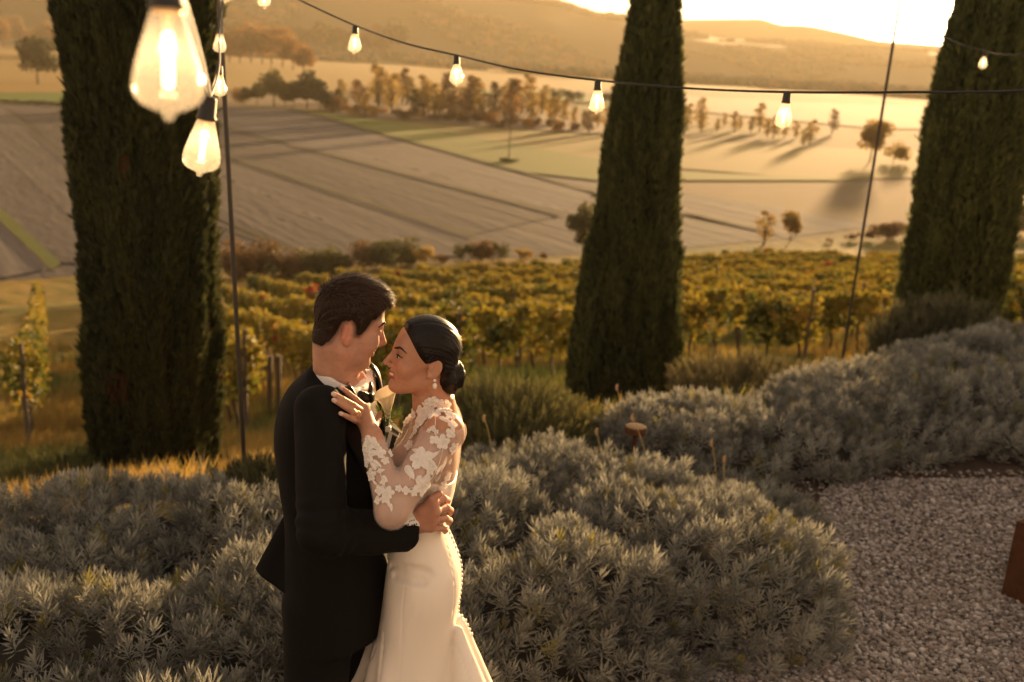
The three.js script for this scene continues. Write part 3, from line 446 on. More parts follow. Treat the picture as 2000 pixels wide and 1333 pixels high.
// dry flower stalks and grasses standing above the lavender
[[1205, 752, 1212, 800, 5.9, 'dry lavender stalk with a pink tip standing below the middle cypress'], [1235, 810, 1270, 890, 5.1, 'dry lavender stalk crossing in front of the rusty path light'], [1390, 860, 1400, 925, 5.0, 'taller of two yellow grass stalks right of the path light'], [1415, 892, 1408, 935, 5.0, 'shorter of two yellow grass stalks right of the path light'], [945, 812, 965, 872, 4.9, 'dry grass stalk beside the rosemary shrub right of the bride'], [1165, 838, 1172, 870, 5.1, 'short yellow grass blade left of the path light']].forEach(([x, y, x2, y2, d, label], i) => {
  const top = at(x, y, d), b = at(x2, y2 + 30, d), t = thing('dry_stalk', label, 'stalk', b), e = top.clone().sub(b);
  part('stem', tube([V(0, 0, 0), e.clone().multiplyScalar(0.5).add(V(0.006, 0, 0.004)), e], 0.0022, 10, 5), mat([0.36, 0.27, 0.09], 0.9), t);
  const hd = []; for (let k = 0; k < 9; k++) { const g = new THREE.SphereGeometry(0.005, 6, 5); const a = k * 2.4; g.translate(e.x + Math.cos(a) * 0.004, e.y - k * 0.004, e.z + Math.sin(a) * 0.004); hd.push(g); } part('flower_head', mergeGeometries(hd), mat(i === 0 ? [0.45, 0.25, 0.2] : [0.36, 0.24, 0.12], 0.9), t);
});
// ---------------------------------------------------------------- light poles, strings of bulbs, path light, corten box
const steel = mat([0.05, 0.042, 0.035], 0.45, { metalness: 0.6 }), rubber = mat([0.012, 0.011, 0.010], 0.55);
function pole(a, b, label) { const t = thing('light_pole', label, 'pole', a), e = b.clone().sub(a); part('pole', rod(V(0, -0.3, 0), e, 0.0125, 0.0125, 12), steel, t); const s = new THREE.SphereGeometry(0.016, 10, 8); s.translate(e.x, e.y, e.z); part('cap', s, steel, t); const h = new THREE.TorusGeometry(0.02, 0.003, 6, 14); h.translate(e.x, e.y - 0.03, e.z + 0.024); part('hook', h, steel, t); return b; }
const LA = at(483, 945, 5.05), LB = at(423, -95, 5.05); LA.y = 0;
const poleTop = pole(LA, LB, 'thin dark steel pole rising in front of the big cypress');
const RA = at(1645, 705, 8.9), RB = at(1768, -60, 8.75);
const poleTop2 = pole(RA, RB, 'thin dark steel pole rising before the golden vineyard at right');
const glassMat = new THREE.MeshPhysicalMaterial({ color: col(1, 0.95, 0.86), roughness: 0.05, transmission: 0.86, thickness: 0, ior: 1.45, emissive: col(1, 0.80, 0.56), emissiveIntensity: 0.017 });
const filMat = new THREE.MeshStandardMaterial({ color: 0x000000, emissive: col(1, 0.80, 0.50), emissiveIntensity: 1.4 });
const brass = mat([0.5, 0.34, 0.14], 0.35, { metalness: 0.9 });
const glassGeo = new THREE.LatheGeometry([[0.0125, 0], [0.0135, -0.008], [0.0175, -0.022], [0.0225, -0.038], [0.0265, -0.052], [0.0285, -0.062], [0.0290, -0.068], [0.0275, -0.075], [0.022, -0.082], [0.012, -0.0865], [0.006, -0.088], [0.0048, -0.090], [0.0042, -0.094], [0, -0.0955]].map(([r, y]) => new THREE.Vector2(r, y)), 28);
const socketGeo = new THREE.LatheGeometry([[0, 0.030], [0.010, 0.030], [0.0125, 0.026], [0.0135, 0.0], [0.0155, -0.002], [0.0155, -0.006], [0.013, -0.006]].map(([r, y]) => new THREE.Vector2(r, y)), 18);
const capGeo = new THREE.CylinderGeometry(0.0130, 0.0130, 0.006, 16); capGeo.translate(0, -0.006, 0);
const filGeo = new THREE.CapsuleGeometry(0.0040, 0.038, 4, 10); filGeo.translate(0, -0.046, 0);
const stemGeo = mergeGeometries([rod(V(0, -0.005, 0), V(0, -0.026, 0), 0.004, 0.0025, 8), rod(V(0.006, -0.024, 0), V(0.003, -0.068, 0), 0.0004, 0.0004, 4), rod(V(-0.006, -0.024, 0), V(-0.003, -0.068, 0), 0.0004, 0.0004, 4)]);
let bulbs = 0;
function bulb(parent, top, tilt = [0, 0], s = 1, power = 0.006) {   // top: where the socket meets the cable
  const g = new THREE.Group(); g.name = 'light_bulb'; g.position.copy(top); g.rotation.set(tilt[0], bulbs++ * 1.1, tilt[1]); g.scale.setScalar(s); parent.add(g);
  for (const [n, geo, m] of [['socket', socketGeo, rubber], ['screw_cap', capGeo, brass], ['glass', glassGeo, glassMat], ['filament', filGeo, filMat], ['glass_stem', stemGeo, glassMat]]) { const o = part(n, geo, m, g); o.position.y = -0.030; }
  const l = new THREE.PointLight(col(1, 0.66, 0.32), power); l.name = 'bulb_light'; l.position.y = -0.076; l.castShadow = true; l.shadow.radius = 0.5; g.add(l);
}
function lightString(label, pts, bulbAt, ties) {
  const t = thing('string_lights', label, 'string lights', pts[0]), loc = pts.map((p) => p.clone().sub(pts[0]));
  const c = new THREE.CatmullRomCurve3(loc, false, 'centripetal'); part('cable', new THREE.TubeGeometry(c, 160, 0.0042, 7), rubber, t);
  bulbAt.forEach(([p, tilt, s, power]) => bulb(t, p.clone().sub(pts[0]), tilt, s, power));
  return t;
}
{ const P = [poleTop, at(500, -42, 5.0), at(585, 0, 4.92), at(694, 50, 4.75), at(790, 84, 4.55), at(892, 108, 4.35), at(1020, 137, 4.12), at(1168, 157, 3.92), at(1340, 172, 3.72), at(1538, 180, 3.52), at(1760, 180, 3.36), at(2030, 175, 3.2), at(2500, 120, 3.0)];
  lightString('string of bulbs hanging from the near pole across the valley view to the right edge', P, [[at(514, -38, 4.98), [0, 0.03]], [P[3], [0, -0.04]], [P[5], [0.02, -0.05]], [P[7], [0, -0.04]], [P[9], [0.02, 0.05]]]); }
{ const P = [poleTop, at(438, -48, 5.0), at(429, 50, 4.75), at(428, 128, 4.1), at(408, 196, 3.1), at(402, 214, 2.2), at(408, 188, 1.66), at(326, -72, 0.86), at(160, -430, 0.6)];
  lightString('string of bulbs sagging towards the camera, two large blurred bulbs at its end', P, [[P[1], [0, 0]], [P[2], [0, -0.03]], [P[3], [0, -0.05]], [P[4], [0.9, 0.35], 0.8], [P[6], [0.05, 0.16], 1.05], [P[7], [0.05, 0.12], 1.0, 0.004]]); }
{ const P = [poleTop2, at(1830, 60, 8.0), at(1925, 100, 7.4), at(2020, 104, 6.9), at(2400, 20, 6)];
  lightString('short stretch of string lights beyond the right pole, one bulb against the right cypress', P, [[P[2], [0, 0]]]); }
{ const top = at(1242, 833, 5.45), b = V(top.x, ground(top.x, top.z), top.z), t = thing('path_light', 'rusty path light with a flat round head standing among the lavender', 'path light', b), h = top.y - b.y;
  const rust = noiseTex(128, 128, (u, v) => { const k = 0.5 * pn(u, v, 8, 1) + 0.5 * pn(u, v, 30, 2), l = 0.55 + 0.45 * k; return [l, l * 0.92, l * 0.85]; });
  const corten = mat([0.085, 0.043, 0.025], 0.9, { map: rust, specularIntensity: 0.15 });
  part('head', new THREE.LatheGeometry([[0, 0], [0.058, 0], [0.062, -0.003], [0.063, -0.036], [0.060, -0.040], [0.055, -0.040], [0.052, -0.034], [0, -0.034]].map(([r, y]) => new THREE.Vector2(r, y + h)), 36), corten, t);
  part('post', rod(V(0, -0.1, 0), V(0, h - 0.036, 0), 0.0135, 0.0135, 14), corten, t);
  const a = onY(1954, 1168, 0), ty = at(1978, 1022, -a.z).y; const q = thing('corten_box', 'rust brown steel planter box cut off by the right edge on the gravel', 'planter', a);
  const rot = 0.6; const put = (n, w, hh, dd, x, y, z) => { const g = new RoundedBoxGeometry(w, hh, dd, 2, 0.003); g.translate(x, y, z); g.rotateY(rot); part(n, g, corten, q); };
  put('side_panel', 0.006, ty, 0.42, 0.003, ty / 2, 0.21); put('side_panel', 0.006, ty, 0.42, 0.697, ty / 2, 0.21); put('back_panel', 0.684, ty, 0.006, 0.35, ty / 2, 0.0035); put('front_panel', 0.684, ty, 0.006, 0.35, ty / 2, 0.4165); put('rim', 0.70, 0.012, 0.03, 0.35, ty + 0.0065, 0.016); put('rim', 0.03, 0.012, 0.386, 0.016, ty + 0.0065, 0.227); put('soil', 0.684, 0.02, 0.405, 0.35, ty - 0.05, 0.21);
}
// ---------------------------------------------------------------- signed distances and their meshing, for people and clothes
const sq = Math.sqrt;
const sph = (x, y, z, a, b, c, r) => sq((x - a) ** 2 + (y - b) ** 2 + (z - c) ** 2) - r;
const ell = (x, y, z, a, b, c, rx, ry, rz) => { x -= a; y -= b; z -= c; const k0 = sq((x / rx) ** 2 + (y / ry) ** 2 + (z / rz) ** 2), k1 = sq((x / rx / rx) ** 2 + (y / ry / ry) ** 2 + (z / rz / rz) ** 2); return k1 < 1e-9 ? -Math.min(rx, ry, rz) : k0 * (k0 - 1) / k1; };
const cap = (x, y, z, ax, ay, az, bx, by, bz, r1, r2) => { const dx = bx - ax, dy = by - ay, dz = bz - az, px = x - ax, py = y - ay, pz = z - az; let h = (px * dx + py * dy + pz * dz) / (dx * dx + dy * dy + dz * dz); h = h < 0 ? 0 : h > 1 ? 1 : h; return sq((px - dx * h) ** 2 + (py - dy * h) ** 2 + (pz - dz * h) ** 2) - (r1 + (r2 - r1) * h); };
const capV = (x, y, z, A, B, r1, r2) => cap(x, y, z, A.x, A.y, A.z, B.x, B.y, B.z, r1, r2);
const smin = (a, b, k) => { const h = Math.max(k - Math.abs(a - b), 0) / k; return Math.min(a, b) - h * h * k * 0.25; };
const smax = (a, b, k) => -smin(-a, -b, k);
const gradOf = (f, x, y, z, e) => { const gx = f(x + e, y, z) - f(x - e, y, z), gy = f(x, y + e, z) - f(x, y - e, z), gz = f(x, y, z + e) - f(x, y, z - e), l = sq(gx * gx + gy * gy + gz * gz) || 1; return [gx / l, gy / l, gz / l]; };
function meshSDF(f, lo, hi, h, o = {}) {   // surface nets
  const nx = Math.ceil((hi[0] - lo[0]) / h) + 1, ny = Math.ceil((hi[1] - lo[1]) / h) + 1, nz = Math.ceil((hi[2] - lo[2]) / h) + 1, v = new Float32Array(nx * ny * nz), id = new Int32Array(nx * ny * nz).fill(-1);
  const I = (i, j, k) => (k * ny + j) * nx + i, S = 4;   // coarse look first, so that empty space is skipped
  v.fill(1);
  for (let k = 0; k < nz; k += S) for (let j = 0; j < ny; j += S) for (let i = 0; i < nx; i += S) {
    const d = f(lo[0] + (i + S / 2) * h, lo[1] + (j + S / 2) * h, lo[2] + (k + S / 2) * h), far = Math.abs(d) > h * S * 1.6;
    for (let c = k; c < Math.min(nz, k + S); c++) for (let b = j; b < Math.min(ny, j + S); b++) for (let a = i; a < Math.min(nx, i + S); a++) v[I(a, b, c)] = far ? d : f(lo[0] + a * h, lo[1] + b * h, lo[2] + c * h);
  }
  const pos = [], idx = [], E = [[0, 1], [0, 2], [0, 4], [1, 3], [1, 5], [2, 3], [2, 6], [3, 7], [4, 5], [4, 6], [5, 7], [6, 7]];
  for (let k = 0; k < nz - 1; k++) for (let j = 0; j < ny - 1; j++) for (let i = 0; i < nx - 1; i++) {
    const c = []; let s = 0; for (let q = 0; q < 8; q++) { const w = v[I(i + (q & 1), j + ((q >> 1) & 1), k + (q >> 2))]; c.push(w); if (w < 0) s++; }
    if (s === 0 || s === 8) continue;
    let x = 0, y = 0, z = 0, n = 0;
    for (const [a, b] of E) if ((c[a] < 0) !== (c[b] < 0)) { const t = c[a] / (c[a] - c[b]); x += lerp(a & 1, b & 1, t); y += lerp((a >> 1) & 1, (b >> 1) & 1, t); z += lerp(a >> 2, b >> 2, t); n++; }
    id[I(i, j, k)] = pos.length / 3; pos.push(lo[0] + (i + x / n) * h, lo[1] + (j + y / n) * h, lo[2] + (k + z / n) * h);
  }
  const quad = (a, b, c, d, flip) => { if (a < 0 || b < 0 || c < 0 || d < 0) return; flip ? idx.push(a, c, b, a, d, c) : idx.push(a, b, c, a, c, d); };
  for (let k = 1; k < nz - 1; k++) for (let j = 1; j < ny - 1; j++) for (let i = 1; i < nx - 1; i++) {
    const s = v[I(i, j, k)] < 0;
    if (s !== v[I(i + 1, j, k)] < 0) quad(id[I(i, j - 1, k - 1)], id[I(i, j, k - 1)], id[I(i, j, k)], id[I(i, j - 1, k)], !s);
    if (s !== v[I(i, j + 1, k)] < 0) quad(id[I(i - 1, j, k - 1)], id[I(i - 1, j, k)], id[I(i, j, k)], id[I(i, j, k - 1)], !s);
    if (s !== v[I(i, j, k + 1)] < 0) quad(id[I(i - 1, j - 1, k)], id[I(i, j - 1, k)], id[I(i, j, k)], id[I(i - 1, j, k)], !s);
  }
  const n = pos.length / 3, nor = new Float32Array(n * 3), cl = o.color ? new Float32Array(n * 3) : null, e = o.eps ?? h * 0.6;
  for (let q = 0; q < n; q++) {
    let x = pos[q * 3], y = pos[q * 3 + 1], z = pos[q * 3 + 2]; let g = gradOf(f, x, y, z, e); const d = clamp(f(x, y, z), -h * 0.7, h * 0.7);
    x -= g[0] * d; y -= g[1] * d; z -= g[2] * d; pos[q * 3] = x; pos[q * 3 + 1] = y; pos[q * 3 + 2] = z; g = gradOf(o.detail ?? f, x, y, z, e); nor.set(g, q * 3);
    if (cl) cl.set(o.color(x, y, z), q * 3);
  }
  const geo = new THREE.BufferGeometry(); geo.setAttribute('position', new THREE.Float32BufferAttribute(pos, 3)); geo.setAttribute('normal', new THREE.BufferAttribute(nor, 3)); if (cl) geo.setAttribute('color', new THREE.BufferAttribute(cl, 3)); geo.setIndex(idx);
  return geo;
}
// where the line of sight through a photo point meets a distance field, d metres out at first
function onSurf(f, px, py, d0, off = 0) { const v = ray(px, py); v.multiplyScalar(-1 / v.z); const L = v.length(); let d = d0; for (let i = 0; i < 80; i++) { const s = f(v.x * d, EYE + v.y * d, -d) - off; if (s < 0.0003) break; d += s * 0.8 / L; if (d > d0 + 1) return null; } return V(v.x * d, EYE + v.y * d, -d); }
const unit = (deg) => [Math.cos(deg * Math.PI / 180), Math.sin(deg * Math.PI / 180)];
// torso or skirt: ellipses stacked along y; rows [y, cx, cz, half depth, half width], turned to face (fx, fz)
function loft(rows, fx, fz, ex = 2.2) {
  rows = rows.slice().sort((a, b) => a[0] - b[0]);
  const y0 = rows[0][0], y1 = rows[rows.length - 1][0];
  return (x, y, z, grow = 0) => {
    let i = 0; while (i < rows.length - 2 && y > rows[i + 1][0]) i++;
    const A = rows[i], B = rows[i + 1], P = rows[Math.max(0, i - 1)], Q = rows[Math.min(rows.length - 1, i + 2)], t = clamp((y - A[0]) / (B[0] - A[0]), 0, 1);
    const c = (k) => { const m0 = i ? (B[k] - P[k]) / (B[0] - P[0]) * (B[0] - A[0]) : B[k] - A[k], m1 = i < rows.length - 2 ? (Q[k] - A[k]) / (Q[0] - A[0]) * (B[0] - A[0]) : B[k] - A[k], t2 = t * t, t3 = t2 * t; return (2 * t3 - 3 * t2 + 1) * A[k] + (t3 - 2 * t2 + t) * m0 + (3 * t2 - 2 * t3) * B[k] + (t3 - t2) * m1; };
    const dx = x - c(1), dz = z - c(2), a = c(3) + grow, b = c(4) + grow, u = Math.abs(dx * fx + dz * fz), v = Math.abs(-dx * fz + dz * fx);
    const k = Math.pow(Math.pow(u / a, ex) + Math.pow(v / b, ex), 1 / ex), r = sq(u * u + v * v);
    const d = k < 1e-4 ? -Math.min(a, b) : r - r / k;
    return Math.max(d * 0.85, y - y1, y0 - y);
  };
}
const rowsPx = (list, d) => list.map(([cx, py, a, b, dd = 0]) => { const p = at(cx, py, d + dd); return [p.y, p.x, p.z, a, b]; });
class Head {   // local axes: x forward, y up, z to the person's right
  constructor(C, yaw, pitch, s) { const [c, sn] = unit(yaw), [cp, sp] = unit(pitch); this.C = C; this.s = s; this.X = V(c * cp, -sp, sn * cp); this.Y = V(c * sp, cp, sn * sp); this.Z = this.X.clone().cross(this.Y); }
  to(x, y, z) { x -= this.C.x; y -= this.C.y; z -= this.C.z; const { X, Y, Z, s } = this; return [(x * X.x + y * X.y + z * X.z) / s, (x * Y.x + y * Y.y + z * Y.z) / s, (x * Z.x + y * Z.y + z * Z.z) / s]; }
  from(x, y, z) { return this.C.clone().addScaledVector(this.X, x * this.s).addScaledVector(this.Y, y * this.s).addScaledVector(this.Z, z * this.s); }
}
const cranium = (x, y, z) => ell(x, y, z, 0.004, 0.045, 0, 0.096, 0.088, 0.075);
function headField(o) {
  return (x, y, z) => {
    const az = Math.abs(z); let d = cranium(x, y, z);
    d = smin(d, ell(x, y, z, 0.044, -0.022, 0, 0.057, 0.086, 0.057), 0.03);
    d = smin(d, cap(x, y, az, -0.004, -0.058, 0.046 * o.jaw, 0.064, -0.098, 0.012, 0.018, 0.016), 0.03);
    d = smin(d, sph(x, y, z, 0.079, -0.098, 0, 0.0155), 0.02);
    d = smin(d, sph(x, y, az, 0.066, -0.026, 0.037, 0.024 * o.cheek), 0.022);
    d = smin(d, cap(x, y, az, 0.096, 0.026, 0, 0.080, 0.029, 0.042, 0.0085 * o.brow, 0.008 * o.brow), 0.018);
    d = smax(d, -sph(x, y, az, 0.108, 0.006, 0.030, 0.0175), 0.014);
    let lid = sph(x, y, az, 0.0835, 0.005, 0.031, 0.0128);
    if (o.open) lid = smax(lid, -cap(x, y, az, 0.101, 0.0035, 0.0245, 0.094, 0.0035, 0.039, 0.0048, 0.0035), 0.0015);
    d = smin(d, lid, 0.004);
    d = smin(d, cap(x, y, z, 0.097, 0.014, 0, 0.119, -0.028, 0, 0.0072, 0.0098 * o.nose), 0.011);
    d = smin(d, sph(x, y, az, 0.106, -0.033, 0.0105, 0.0078 * o.nose), 0.007);
    d = smax(d, -sph(x, y, az, 0.112, -0.0405, 0.0062, 0.003), 0.003);
    d = smin(d, cap(x, y, az, 0.0995, -0.0545, 0, 0.0895, -0.0585 + o.smile * 0.6, 0.026, 0.0056 * o.lip, 0.003), 0.006);
    d = smin(d, cap(x, y, az, 0.0970, -0.0700, 0, 0.0875, -0.0605 + o.smile * 0.6, 0.025, 0.0064 * o.lip, 0.003), 0.006);
    d = smax(d, -cap(x, y, az, 0.1035, -0.0620, 0, 0.0915, -0.0592 + o.smile * 0.6, 0.026, o.mouth, 0.0014), 0.002);
    d = smax(d, -cap(x, y, az, 0.100, -0.040, 0.023, 0.088, -0.060, 0.034, 0.0024, 0.0018), 0.008);
    const ex = x + 0.016, ey = y + 0.006, c = 0.966, s = 0.259, rx = ex * c + ey * s, ry = ey * c - ex * s, ez = az - (0.0755 - ex * 0.42);
    let ear = ell(rx, ry, ez, 0, 0, 0, 0.0185, 0.0315, 0.0062); ear = smin(ear, sph(rx, ry, ez, 0.004, -0.027, 0, 0.0075), 0.006);
    ear = smax(ear, -ell(rx, ry, ez, 0.002, 0.003, 0.0085, 0.0122, 0.0215, 0.0072), 0.004); ear = smin(ear, ell(rx, ry, ez, 0.012, 0, 0.001, 0.004, 0.007, 0.005), 0.004); ear = smin(ear, cap(rx, ry, ez, 0, 0.014, 0.001, -0.004, -0.012, 0.001, 0.0028, 0.0028), 0.004);
    d = smin(d, ear, 0.006);
    return d;
  };
}
function hairRegion(poly) { return (x, y) => { let d = 1e9, c = false; for (let i = 0, j = poly.length - 1; i < poly.length; j = i++) { const [ax, ay] = poly[j], [bx, by] = poly[i], ex = bx - ax, ey = by - ay, wx = x - ax, wy = y - ay, t = clamp((wx * ex + wy * ey) / (ex * ex + ey * ey), 0, 1); d = Math.min(d, Math.hypot(wx - ex * t, wy - ey * t)); if ((by > y) !== (ay > y) && x < (ax - bx) * (y - by) / (ay - by) + bx) c = !c; } return c ? -d : d; }; }
function handField(wrist, chains, palmR, wristR) {   // chains: [[points...], [radii...]]
  return (x, y, z) => {
    let d = sph(x, y, z, wrist.x, wrist.y, wrist.z, wristR);
    chains.forEach(([p], i) => { if (i < 4) d = smin(d, capV(x, y, z, wrist, p[0], wristR * 0.8, palmR), 0.014); else d = smin(d, capV(x, y, z, wrist, p[0], wristR * 0.7, palmR * 1.05), 0.012); });
    for (const [p, r] of chains) { let c = 1e9; for (let i = 1; i < p.length; i++) c = smin(c, capV(x, y, z, p[i - 1], p[i], r[i - 1], r[i]), 0.002); d = smin(d, c, 0.006); }
    return d;
  };
}
const boxOf = (pts, m) => [[0, 1, 2].map((k) => Math.min(...pts.map((p) => p.getComponent(k))) - m), [0, 1, 2].map((k) => Math.max(...pts.map((p) => p.getComponent(k))) + m)];
const skinMat = new THREE.MeshPhysicalMaterial({ vertexColors: true, roughness: 0.55, specularIntensity: 0.45, sheen: 0.15, sheenRoughness: 0.5, sheenColor: col(1, 0.6, 0.4) });
const keep = (g) => { for (const k of Object.keys(g.attributes)) if (!['position', 'normal', 'color'].includes(k)) g.deleteAttribute(k); return g; };
const moved = (g, b) => { g.translate(-b.x, -b.y, -b.z); return g; };
function lineOn(f, pts, r0, r1, off, seg = 14, flat = 1) {   // a tapering band laid on a surface
  const c = new THREE.CatmullRomCurve3(pts.map((p) => { for (let i = 0; i < 4; i++) { const g = gradOf(f, p.x, p.y, p.z, 0.0015), d = f(p.x, p.y, p.z) - off; p.x -= g[0] * d; p.y -= g[1] * d; p.z -= g[2] * d; } return p; })), g = new THREE.TubeGeometry(c, seg, 1, 6, false), a = g.attributes.position;
  for (let i = 0; i <= seg; i++) { const p = c.getPointAt(i / seg), r = lerp(r0, r1, i / seg) * (0.4 + 0.6 * Math.sin(Math.PI * clamp(i / seg * 0.9 + 0.1, 0, 1))), n = gradOf(f, p.x, p.y, p.z, 0.0015); for (let k = 0; k <= 6; k++) { const q = i * 7 + k, x = a.getX(q) - p.x, y = a.getY(q) - p.y, z = a.getZ(q) - p.z, h = x * n[0] + y * n[1] + z * n[2]; a.setXYZ(q, p.x + (x - n[0] * h * (1 - flat)) * r, p.y + (y - n[1] * h * (1 - flat)) * r, p.z + (z - n[2] * h * (1 - flat)) * r); } }
  g.computeVertexNormals(); return g;
}

// ---------------------------------------------------------------- the groom
const suit = mat([0.0055, 0.0048, 0.0046], 0.9, { specularIntensity: 0.35 }), silk = mat([0.006, 0.005, 0.005], 0.4, { specularIntensity: 0.6 }), shirtMat = mat([0.78, 0.75, 0.71], 0.75);
const GB = V(at(650, 745, 2.5).x, 0, -2.5), [GFx, GFz] = unit(12);
const groom = thing('person', 'groom in a black suit and bow tie, his arm around the waist of the bride', 'person', GB);
const gTorsoRows = rowsPx([[668, 700, 0.056, 0.062], [660, 722, 0.075, 0.115], [652, 748, 0.098, 0.178], [646, 790, 0.116, 0.198], [645, 850, 0.128, 0.198], [650, 930, 0.124, 0.186], [654, 1000, 0.118, 0.176], [657, 1060, 0.120, 0.180], [659, 1120, 0.126, 0.186], [660, 1222, 0.122, 0.188]], 2.5);
const gTorso = loft(gTorsoRows, GFx, GFz, 2.25);
const gAt = (u, y, v) => { const c = GB; return V(c.x + u * GFx - v * GFz, y, c.z + u * GFz + v * GFx); };   // u forward, v to his right
const gUV = (x, z) => { const dx = x - GB.x, dz = z - GB.z; return [dx * GFx + dz * GFz, -dx * GFz + dz * GFx]; };
const gSh = at(625, 803, 2.33), gEl = at(632, 1040, 2.21), gWr = at(797, 1040, 2.345), gSh2 = at(668, 790, 2.67), gEl2 = at(790, 905, 2.84), gWr2 = at(838, 968, 2.71);
const fold = (x, y, z) => 0.0055 * noise(x * 6 + 3, y * 7 + x * 4, z * 6) + 0.0022 * noise(x * 19, y * 15, z * 19);
const gLapel = (y) => 0.080 * smoothstep(y, 1.17, 1.50) + 0.004;   // half width of the shirt opening
const gJacketBody = (x, y, z) => { let d = gTorso(x, y, z) + fold(x, y, z); return d; };
const gJacket = (x, y, z) => { const [u, v] = gUV(x, z); let d = gJacketBody(x, y, z); d = smax(d, -Math.max(gLapel(y) * -1 + Math.abs(v), -u + 0.02, 1.18 - y), 0.006); return smax(d, y - 1.553 + u * 0.55, 0.01); };
const wrinkle = (x, y, z, A, B, k) => { const t = clamp(((x - A.x) * (B.x - A.x) + (y - A.y) * (B.y - A.y) + (z - A.z) * (B.z - A.z)) / A.distanceToSquared(B), 0, 1); return k * Math.sin(t * 46 + 3 * noise(x * 14, y * 14, z * 14)) * Math.exp(-Math.pow((t - 0.0) * 3.2, 2)); };
const gSleeveF = (S, E, W) => (x, y, z) => { let d = capV(x, y, z, S, E, 0.066, 0.060); d = smin(d, capV(x, y, z, E, W, 0.060, 0.052), 0.03); const cut = W.clone().sub(E).normalize(); d = smax(d, (x - W.x) * cut.x + (y - W.y) * cut.y + (z - W.z) * cut.z, 0.004); return d + fold(x * 1.4, y * 1.4, z * 1.4) + wrinkle(x, y, z, E, W, 0.0022) + wrinkle(x, y, z, E, S, 0.0022); };
const gSleeveR = gSleeveF(gSh, gEl, gWr), gSleeveL = gSleeveF(gSh2, gEl2, gWr2);
const bbR = boxOf([gSh, gEl, gWr], 0.09), bbL = boxOf([gSh2, gEl2, gWr2], 0.09);
const jBox = [[GB.x - 0.28, 0.76, -2.78], [GB.x + 0.28, 1.62, -2.22]];
part('jacket', moved(meshSDF(gJacket, ...jBox, 0.008), GB), suit, groom);
part('sleeve', moved(meshSDF(gSleeveR, ...bbR, 0.0075), GB), suit, groom);
part('sleeve', moved(meshSDF(gSleeveL, ...bbL, 0.009), GB), suit, groom);
{ // lapels, collar, shirt, bow tie, tail of the jacket, trousers, shoes
  const lap = (s) => (x, y, z) => { const [u, v] = gUV(x, z), w = gLapel(y), e = v * s; const band = Math.max(w - 0.004 - e, e - w - 0.058 * smoothstep(y, 1.16, 1.46) - 0.004, -u + 0.0, 1.175 - y, y - 1.56); return smax(Math.abs(gJacketBody(x, y, z) - 0.004) - 0.004, band, 0.003); };
  for (const s of [1, -1]) part('lapel', moved(meshSDF(lap(s), [GB.x - 0.1, 1.14, -2.76], [GB.x + 0.26, 1.58, -2.24], 0.005), GB), silk, groom);
  const nA = at(664, 735, 2.5), nB = at(676, 690, 2.5);
  const collar = (x, y, z) => { const [u, v] = gUV(x, z); const d = capV(x, y, z, nA.clone().add(V(-0.012, -0.06, 0)), nB, 0.083, 0.0635); const top = y - 1.580 + u * 0.55; return smax(Math.abs(d) - 0.004, top, 0.004); };
  part('shirt_collar', moved(meshSDF(collar, [GB.x - 0.12, 1.46, -2.62], [GB.x + 0.15, 1.63, -2.38], 0.004), GB), shirtMat, groom);
  const shirt = (x, y, z) => { const [u, v] = gUV(x, z); const pleat = Math.abs(v) < 0.012 ? -0.002 : 0.0006 * Math.sin(v * 500); return Math.max(gTorso(x, y, z) + 0.010 + pleat, y - 1.535, 1.0 - y, -u - 0.02, Math.abs(v) - 0.13); };
  part('shirt', moved(meshSDF(shirt, [GB.x - 0.1, 0.98, -2.68], [GB.x + 0.24, 1.56, -2.3], 0.006), GB), shirtMat, groom);
  const bt = gAt(0.098, 1.502, 0.0), wing = (s) => (x, y, z) => { const [u0, v0] = gUV(x, z), [ub, vb] = gUV(bt.x, bt.z), v = (v0 - vb) * s, u = u0 - ub + v * 0.3, yy = y - bt.y - 0.012 * v / 0.06; return smax(ell(u, yy, v, 0.004, 0, 0.028, 0.009, 0.024, 0.029) + 0.0015 * Math.sin(yy * 300) * (v < 0.03 ? 1 : 0), Math.abs(yy) - 0.010 - 0.42 * Math.max(0, v), 0.006); };
  for (const s of [1, -1]) part('bow_tie_wing', moved(meshSDF(wing(s), [bt.x - 0.1, bt.y - 0.06, bt.z - 0.1], [bt.x + 0.1, bt.y + 0.06, bt.z + 0.1], 0.003), GB), silk, groom);
  const knot = new RoundedBoxGeometry(0.02, 0.026, 0.022, 3, 0.006); knot.rotateY(-0.2); knot.translate(bt.x - GB.x + 0.006, bt.y, bt.z - GB.z); part('bow_tie_knot', knot, silk, groom);
  // the tail, blown out behind him by the open vent
  const q = [[566, 985, 2.44], [500, 1108, 2.43], [530, 1135, 2.42], [572, 1160, 2.42], [600, 1165, 2.42], [600, 1000, 2.42]].map((e) => at(...e)), pos = [], idx = [], NS = 18;
  const P = (s, t) => { const a = q[0].clone().lerp(q[1], t), b = q[5].clone().lerp(q[4], t), m = q[2].clone().lerp(q[3], 0.5); const r = a.lerp(b, s); r.z += 0.03 * Math.sin(s * Math.PI) * t + 0.008 * Math.sin(s * 9 + 1) * t; if (t > 0.75) r.y -= (t - 0.75) * 0.04 * Math.sin(s * Math.PI); return r; };
  for (const side of [0.003, -0.003]) for (let j = 0; j <= NS; j++) for (let i = 0; i <= NS; i++) { const p = P(i / NS, j / NS); pos.push(p.x - GB.x, p.y, p.z - GB.z + side); }
  const M = (NS + 1) ** 2; for (let j = 0; j < NS; j++) for (let i = 0; i < NS; i++) { const a = j * (NS + 1) + i, b = a + NS + 1; idx.push(a, b, a + 1, a + 1, b, b + 1, M + a, M + a + 1, M + b, M + a + 1, M + b + 1, M + b); }
